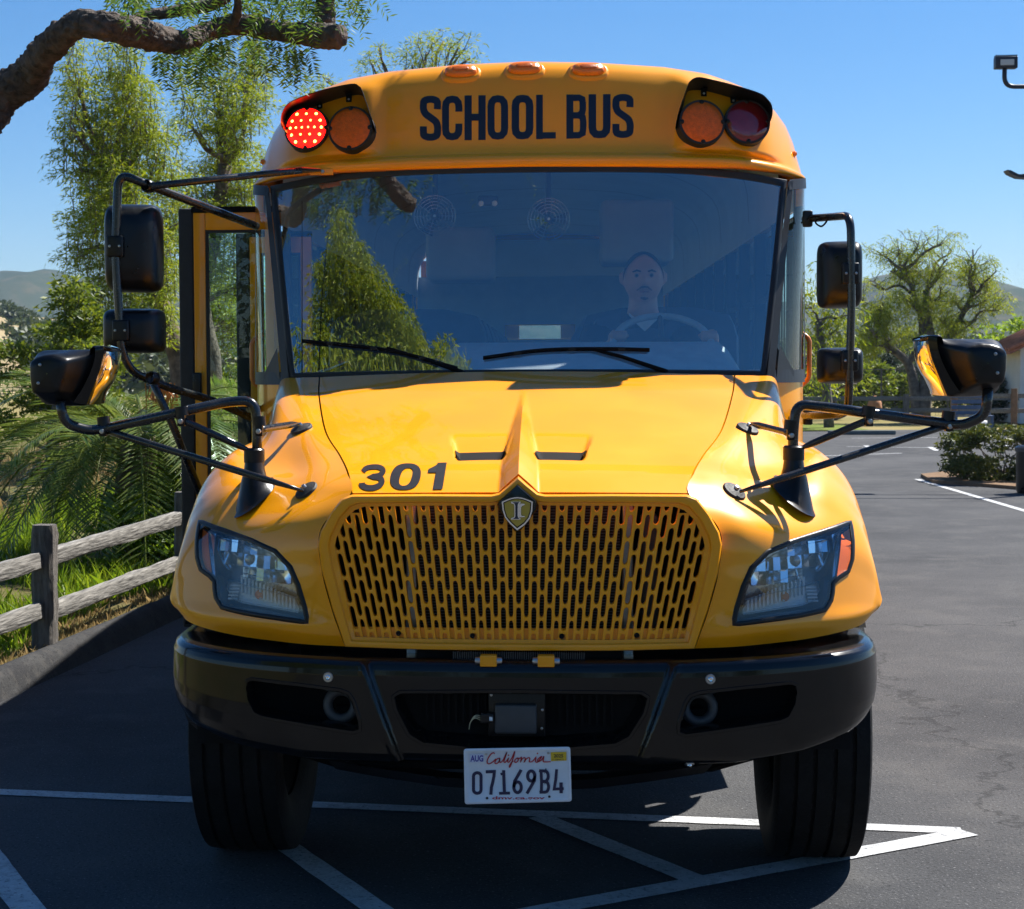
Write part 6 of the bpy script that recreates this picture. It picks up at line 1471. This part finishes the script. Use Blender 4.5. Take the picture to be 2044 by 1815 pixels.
c = P(450, 900, 11); c.z = .7; shrub('shrub', 'dark green bush seen through the door glass', c, Vector((.9,.6,.85)), 200, 26, 'oak', .08, .035, .16)
hc = G(1985, 968); shrub('hedge_bush', 'rounded green and yellow hedge bush on the bare planter at right', Vector((hc.x+.30, hc.y+.6, .44)), Vector((.95,.7,.46)), 420, 34, 'hedge_leaf', .075, .034, .13, 'bush', flat=True)
pl = [G(1838,952), G(1860,965), G(1960,972), G(2080,982), G(2300,985), Vector((14,24,0)), Vector((7,24.2,0))]
b = MB(); b.prism([Vector((p.x, p.y, .002)) for p in pl], (0,0,.05)); tag(b.build('planter_bed', 'soil', None), kind='structure')
bn = G(2040, 985); tb = thing('litter_bin', (bn.x+.10, bn.y, 0), 'dark litter bin at the right edge beside the hedge bush', 'litter bin')
MB().lathe([(.16,0),(.18,.05),(.185,.60),(.20,.61),(.20,.66),(.17,.68),(.0,.70)], (bn.x+.10, bn.y, 0), (0,0,1), 24).build('bin_body', 'black_plastic', tb, auto=40)
MB().lathe([(.201,.60),(.206,.62),(.206,.655),(.201,.66)], (bn.x+.10, bn.y, 0), (0,0,1), 24).build('bin_lid_ring', 'grey_plastic', tb, auto=40)
# ---------------- trees beyond the lot on the right
YR = 52.0
def skel_tree():
    base = Vector((D(1838,835,YR).x, YR, 0)); t = thing('pepper_tree', base, 'large thinly leaved pepper tree with twin trunks beyond the lot', 'tree'); b = MB(); cs = []
    def chain(pts, r0, r1): q = smooth_line([D(*p, YR) for p in pts], 14); b.tube(q, [lerp(r0, r1, i/14) for i in range(15)], 8); return q
    mains = [chain([(1842,835),(1848,770),(1858,700),(1852,640),(1850,580)], .26, .12), chain([(1832,835),(1825,775),(1812,725),(1780,695),(1760,655)], .2, .09), chain([(1850,720),(1885,690),(1915,640),(1940,590)], .15, .07), chain([(1812,725),(1835,690),(1838,640),(1822,580),(1800,540)], .12, .05)]
    ends = [(1765,510),(1780,540),(1800,500),(1830,490),(1845,520),(1868,490),(1880,520),(1905,500),(1925,530),(1935,500),(1955,540),(1975,545),(1990,575),(1960,600),(1985,620),(1745,560),(1730,600),(1750,620),(1770,640),(1725,660),(1740,690),(1880,580),(1905,600),(1860,560),(1815,560),(1900,660),(1880,640),(1930,650),(1840,620),(1795,600)]
    for i, (px, py) in enumerate(ends):
        e = D(px, py, YR)+Vector((0, random.uniform(-1.2,1.2), 0)); m_ = min((q for ch in mains for q in ch[4:]), key=lambda q: (q-e).length+1.5*max(0, q.z-e.z+.4)); lp = limb(b, m_, e, .07, .022, i, .12)
        for k in range(8):
            q = lp[random.randint(3, 8)]; f = q+Vector((random.gauss(0,.42), random.gauss(0,.4), random.uniform(.1,.75))); limb(b, q, f, .018, .006, i*9+k, .1, 4)
            if random.random() < (.95 if py > 590 else .75): cs.append(tuple(f+Vector((0,0,-.05)))); cs.append(tuple(q.lerp(f,.5)))
    for (px, py, rx, ry, n) in ((1750,640,38,40,46),(1790,600,30,30,20),(1862,600,30,22,26),(1895,650,45,25,30),(1730,690,25,30,26),(1820,660,30,35,18)):
        for k in range(n): cs.append(tuple(D(px+random.gauss(0,rx*.5), py+random.gauss(0,ry*.5), YR+random.gauss(0,.5))))
    b.build('trunk', 'bark_grey', t, smooth=True); leaf_obj('crown', sprays(cs, 60, .34, .12, .024, .8), 'pepper', t)
skel_tree()
tree('pepper_tree', 'drooping yellow-green pepper tree beside the right edge of the bus', Vector((D(1655,845,46).x, 46, 0)), [D(1650,780,46), D(1640,700,46), D(1635,640,46)],
  [(1620,600,28,40),(1645,640,30,40),(1625,680,30,40),(1680,650,30,40),(1700,690,25,40),(1640,730,35,30),(1690,620,22,30),(1610,760,25,30)], 46, 'pepper', 'bark_grey', 30, 34, .45, .2, .045, 1.0, .16)
tree('pepper_tree', 'small pepper tree with a leaning trunk left of the twin-trunk tree', Vector((D(1672,845,55).x, 55, 0)), [D(1660,800,55), D(1650,770,55)],
  [(1655,745,30,22),(1690,735,30,25),(1630,770,30,22),(1715,760,25,22)], 55, 'pepper', 'bark_grey', 36, 30, .45, .2, .05, .9, .2)
for i, (px, py, w, h, y, lab) in enumerate(((1640,790,40,22,62,'pale green shrub behind the fence just right of the bus'),(1700,780,42,26,63,'green shrub behind the fence below the small square mirror'),(1745,775,34,24,64,'round green shrub left of the twin trunks'),(1790,785,36,20,65,'low green shrub at the foot of the small conifer'),(1895,780,40,28,66,'green shrub right of the twin trunks'),(1985,800,46,24,52,'dark shrub beneath the white house'),(2030,790,40,30,53,'dark shrub at the corner of the white house'))):
    c = D(px, py, y); s = (y+5.33)/F_PX; shrub('shrub', lab, Vector((c.x, c.y, max(h*s, c.z))), Vector((w*s, w*s*.8, max(h*s, c.z))), 90, 26, 'oak' if i < 5 else 'dark_leaf', .20, .10, .30, group=None)
c = D(1775,752,90); shrub('conifer', 'small dark rounded tree between the mirror and the twin trunks', Vector((c.x, c.y, 1.3)), Vector((.85,.8,1.35)), 160, 26, 'dark_leaf', .2, .08, .3, 'tree')
tree('oak_tree', 'bright green tree above the white house roof', Vector((D(2030,840,62).x, 62, 0)), [D(2030,740,62), D(2025,690,62)], [(2000,668,30,18),(2035,650,30,30),(2060,680,40,30),(1975,680,18,12),(2080,640,40,30)], 62, 'bright_leaf', 'bark_grey', 60, 34, .5, .22, .1, .4, .2, up=.4)
# slatted bench and rocks by the far fence
bc = D(1938, 826, 44); be = thing('slatted_bench', (bc.x, 44, 0), 'blue-grey slatted bench behind the far right fence', 'bench'); bm_ = mat('blue_grey_slats', (.10,.13,.19), .6, var=.2)
for k in range(5): MB().box((bc.x-.55,44-.02,.45+.16*k),(bc.x+.55,44+.02,.45+.16*k+.11), bev=.01).build('slat', bm_, be)
MB().box((bc.x-.55,43.6,.40),(bc.x+.55,44,.44)).build('seat', bm_, be)
for s in (-1, 1): MB().box((bc.x+s*.5-.04,43.62,0),(bc.x+s*.5+.04,44,.40)).build('leg', bm_, be)
def rock(px, py, y, r, col, lab):
    c = D(px, py, y); bm = bmesh.new(); bmesh.ops.create_icosphere(bm, subdivisions=3, radius=1)
    for v in bm.verts: n = 1+.14*noise.noise(v.co*1.7+Vector((px,0,0))); v.co = Vector((v.co.x*r[0]*n+c.x, v.co.y*r[1]*n+c.y, max(0, v.co.z*r[2]*n+r[2]*.8)))
    o = bm_obj('boulder', bm, mat('rock', col, .9, var=.25, vscale=3, bump=.6, bscale=9), None, auto=50); tag(o, lab, 'rock')
rock(1746, 825, 54, (.26,.24,.46), (.42,.20,.10), 'reddish boulder standing behind the grey rail fence'); rock(1963, 850, 44.5, (.24,.22,.16), (.6,.6,.58), 'small white rock at the far edge of the lot')
# ---------------- trees behind the photographer, mirrored in the windshield
def refl(px, py, dist):
    px = min(1500, max(600, px)); py = min(738, max(400, py))
    l, n, i, d = T_ws.ray_cast(CAM, ray(px, py).normalized()); n = n if n.y < 0 else -n; r = ray(px, py).normalized(); o = r-n*2*r.dot(n); return l+o*dist
def back_tree():
    DD = 17.0; pts = [(680,435,14,22),(690,480,32,28),(700,520,48,30),(715,560,65,32),(730,600,80,32),(745,640,95,32),(750,680,110,30),(760,720,125,30),(885,700,24,26),(905,735,34,24),(650,560,25,40),(640,640,20,50)]
    cs = []; b = MB(); tops = []
    for px, py, rx, ry in pts:
        n = int(rx*ry/38)
        for k in range(n):
            q = refl(px+random.uniform(-1,1)*rx*.8, py+random.uniform(-1,1)*ry, DD+random.uniform(-1.6,1.6))
            cs.append(tuple(q))
        tops.append(refl(px, py, DD))
    g_ = refl(720, 740, DD); base = Vector((g_.x, g_.y, 0)); t = thing('pepper_tree', base, 'pepper tree mirrored green in the left of the windshield', 'tree')
    for i, q in enumerate(tops): limb(b, Vector((base.x, base.y, max(2, q.z-3.2))), q, .12, .03, i, .1)
    b.tube([base, Vector((base.x+.2, base.y, g_.z*.5)), Vector((g_.x, g_.y, g_.z))], [.32,.26,.18], 10)
    for k in range(420):                                  # the rest of the crown, below what the glass shows
        a = random.uniform(0, 6.28); rr = 3.6*math.sqrt(random.random()); cs.append((base.x+rr*math.cos(a), base.y+rr*math.sin(a), g_.z-random.uniform(.2, 5.5)*(1-.3*rr/3.6)))
    b.build('trunk', 'bark', t, smooth=True); leaf_obj('crown', sprays(cs, 44, .55, .24, .06, 1.0), 'pepper', t)
back_tree()
# the row of trees far behind, whose dark line shows in the lamps and the bumper
rowt = None; rs = random.Random(4)
for k in range(7):
    bx, by = -24+8*k+rs.uniform(-1.5,1.5), -46+rs.uniform(-4,4)
    if rowt is None:
        rowt = thing('pepper_tree', (bx, by, 0), 'tree of the row mirrored in the lamp lenses', 'tree', 'trees mirrored in the lamps'); b = MB(); b.tube([Vector((bx,by,0)), Vector((bx+.2,by,2)), Vector((bx,by,4.5))], [.3,.24,.12], 8); b.build('trunk', 'bark', rowt, smooth=True)
        cs = [(bx+3.6*u[0], by+3.0*u[1], 4.6+3.2*u[2]) for u in (rng_.normal(0,.5,3) for _ in range(260))]; leaf_obj('crown', sprays(cs, 26, .8, .45, .14, .9), 'oak', rowt)
    else:
        c = rowt.copy(); COL.objects.link(c); c.location = (bx, by, 0); c.scale = (1, 1, rs.uniform(.75, 1.15)); c.rotation_euler = (0,0,rs.uniform(0,6))
        for ch in list(rowt.children):
            d = ch.copy(); COL.objects.link(d); d.parent = c; d.matrix_parent_inverse = ch.matrix_parent_inverse.copy()
# ---------------- grass on the verge
def grass(name, n, s0, s1, o0, o1, h0, h1, m, lab, dens=None, w=.006):
    s = rng_.uniform(s0, s1, n); o = o0+(o1-o0)*rng_.uniform(0, 1, n)**1.0; x = KA.x+kd.x*s+kn.x*o; y = KA.y+kd.y*s+kn.y*o
    if dens is not None:
        keep = np.array([noise.noise(Vector((a*dens, b_*dens, 4))) > -.12 for a, b_ in zip(x, y)]); x, y = x[keep], y[keep]
    n = len(x); z = np.full(n, .06); h = rng_.uniform(h0, h1, n)*rng_.uniform(.6,1.2,n); a = rng_.uniform(0, 6.28, n); le = rng_.normal(0, .35, (n,2))
    c = np.stack([x, y, z], 1); sx = np.stack([np.cos(a)*w, np.sin(a)*w, np.zeros(n)], 1); mid = c+np.stack([le[:,0]*h*.35, le[:,1]*h*.35, h*.6], 1); tp = c+np.stack([le[:,0]*h, le[:,1]*h, h*.95], 1)
    v = np.stack([c-sx, c+sx, mid+sx*.8, tp, mid-sx*.8], 1).reshape(-1, 3); o_ = leaf_obj(name, v, m, None, 5); tag(o_, lab, 'grass', kind='stuff'); return o_
grass('grass', 52000, -1, 16, .55, 4.5, .10, .30, 'grass', 'green grass behind the split-rail fence', .8)
grass('grass', 15000, -1, 12, .28, 1.1, .05, .18, 'grass', 'short green weeds along the kerb', 2.2)
grass('dry_grass', 30000, -1, 14, .14, .95, .03, .12, 'dry', 'dry straw grass at the foot of the fence', 1.7)
grass('dry_grass', 16000, 0, 30, 3.5, 10, .15, .45, 'dry', 'tall dry grass at the left edge of the verge', .5, .009)
# far oaks dotted over the foothills: one mass
def far_wood(name, spots, lab):
    cs = []
    for px, py, d, r in spots:
        q = CAM+ray(px, py)*(d/ray(px, py).y)
        for k in range(26): u = rng_.normal(0, 1, 3); u /= np.linalg.norm(u); cs.append((q.x+u[0]*r, q.y+u[1]*r, q.z+u[2]*r*.7))
    o = leaf_obj(name, sprays(cs, 30, 1.6, .9, .5, .4, .4), 'far_tree', None); tag(o, lab, 'trees', kind='stuff')
random.seed(5); sp = []
for k in range(46):
    px = random.uniform(-40, 330); py = interp(px, [-40,0,60,120,330], [618,628,655,690,725])+abs(random.gauss(0, 28)); d = lerp(320, 120, min(1, (py-620)/140)); sp.append((px, py, d, random.uniform(2.2, 4.2)))
for k in range(34):
    px = random.uniform(1560, 2060); sp.append((px, random.uniform(705,742), random.uniform(170, 320), random.uniform(2.5, 4.5)))
far_wood('far_oaks', sp, 'dark oaks dotted over the far golden foothills')

# ---------------- the air: one even, closed box of haze round everything
hz = MB().box((-1300,-45,-5),(1300,1760,140)).build('haze', mat('haze', (1,1,1), 1), None); tag(hz, kind='stuff')
hm = hz.data.materials[0]; hn = hm.node_tree; hn.nodes.clear(); ho = hn.nodes.new('ShaderNodeOutputMaterial'); hv = hn.nodes.new('ShaderNodeVolumePrincipled')
hv.inputs['Color'].default_value = (.55,.72,.95,1); hv.inputs['Density'].default_value = HAZE; hn.links.new(hv.outputs[0], ho.inputs['Volume'])
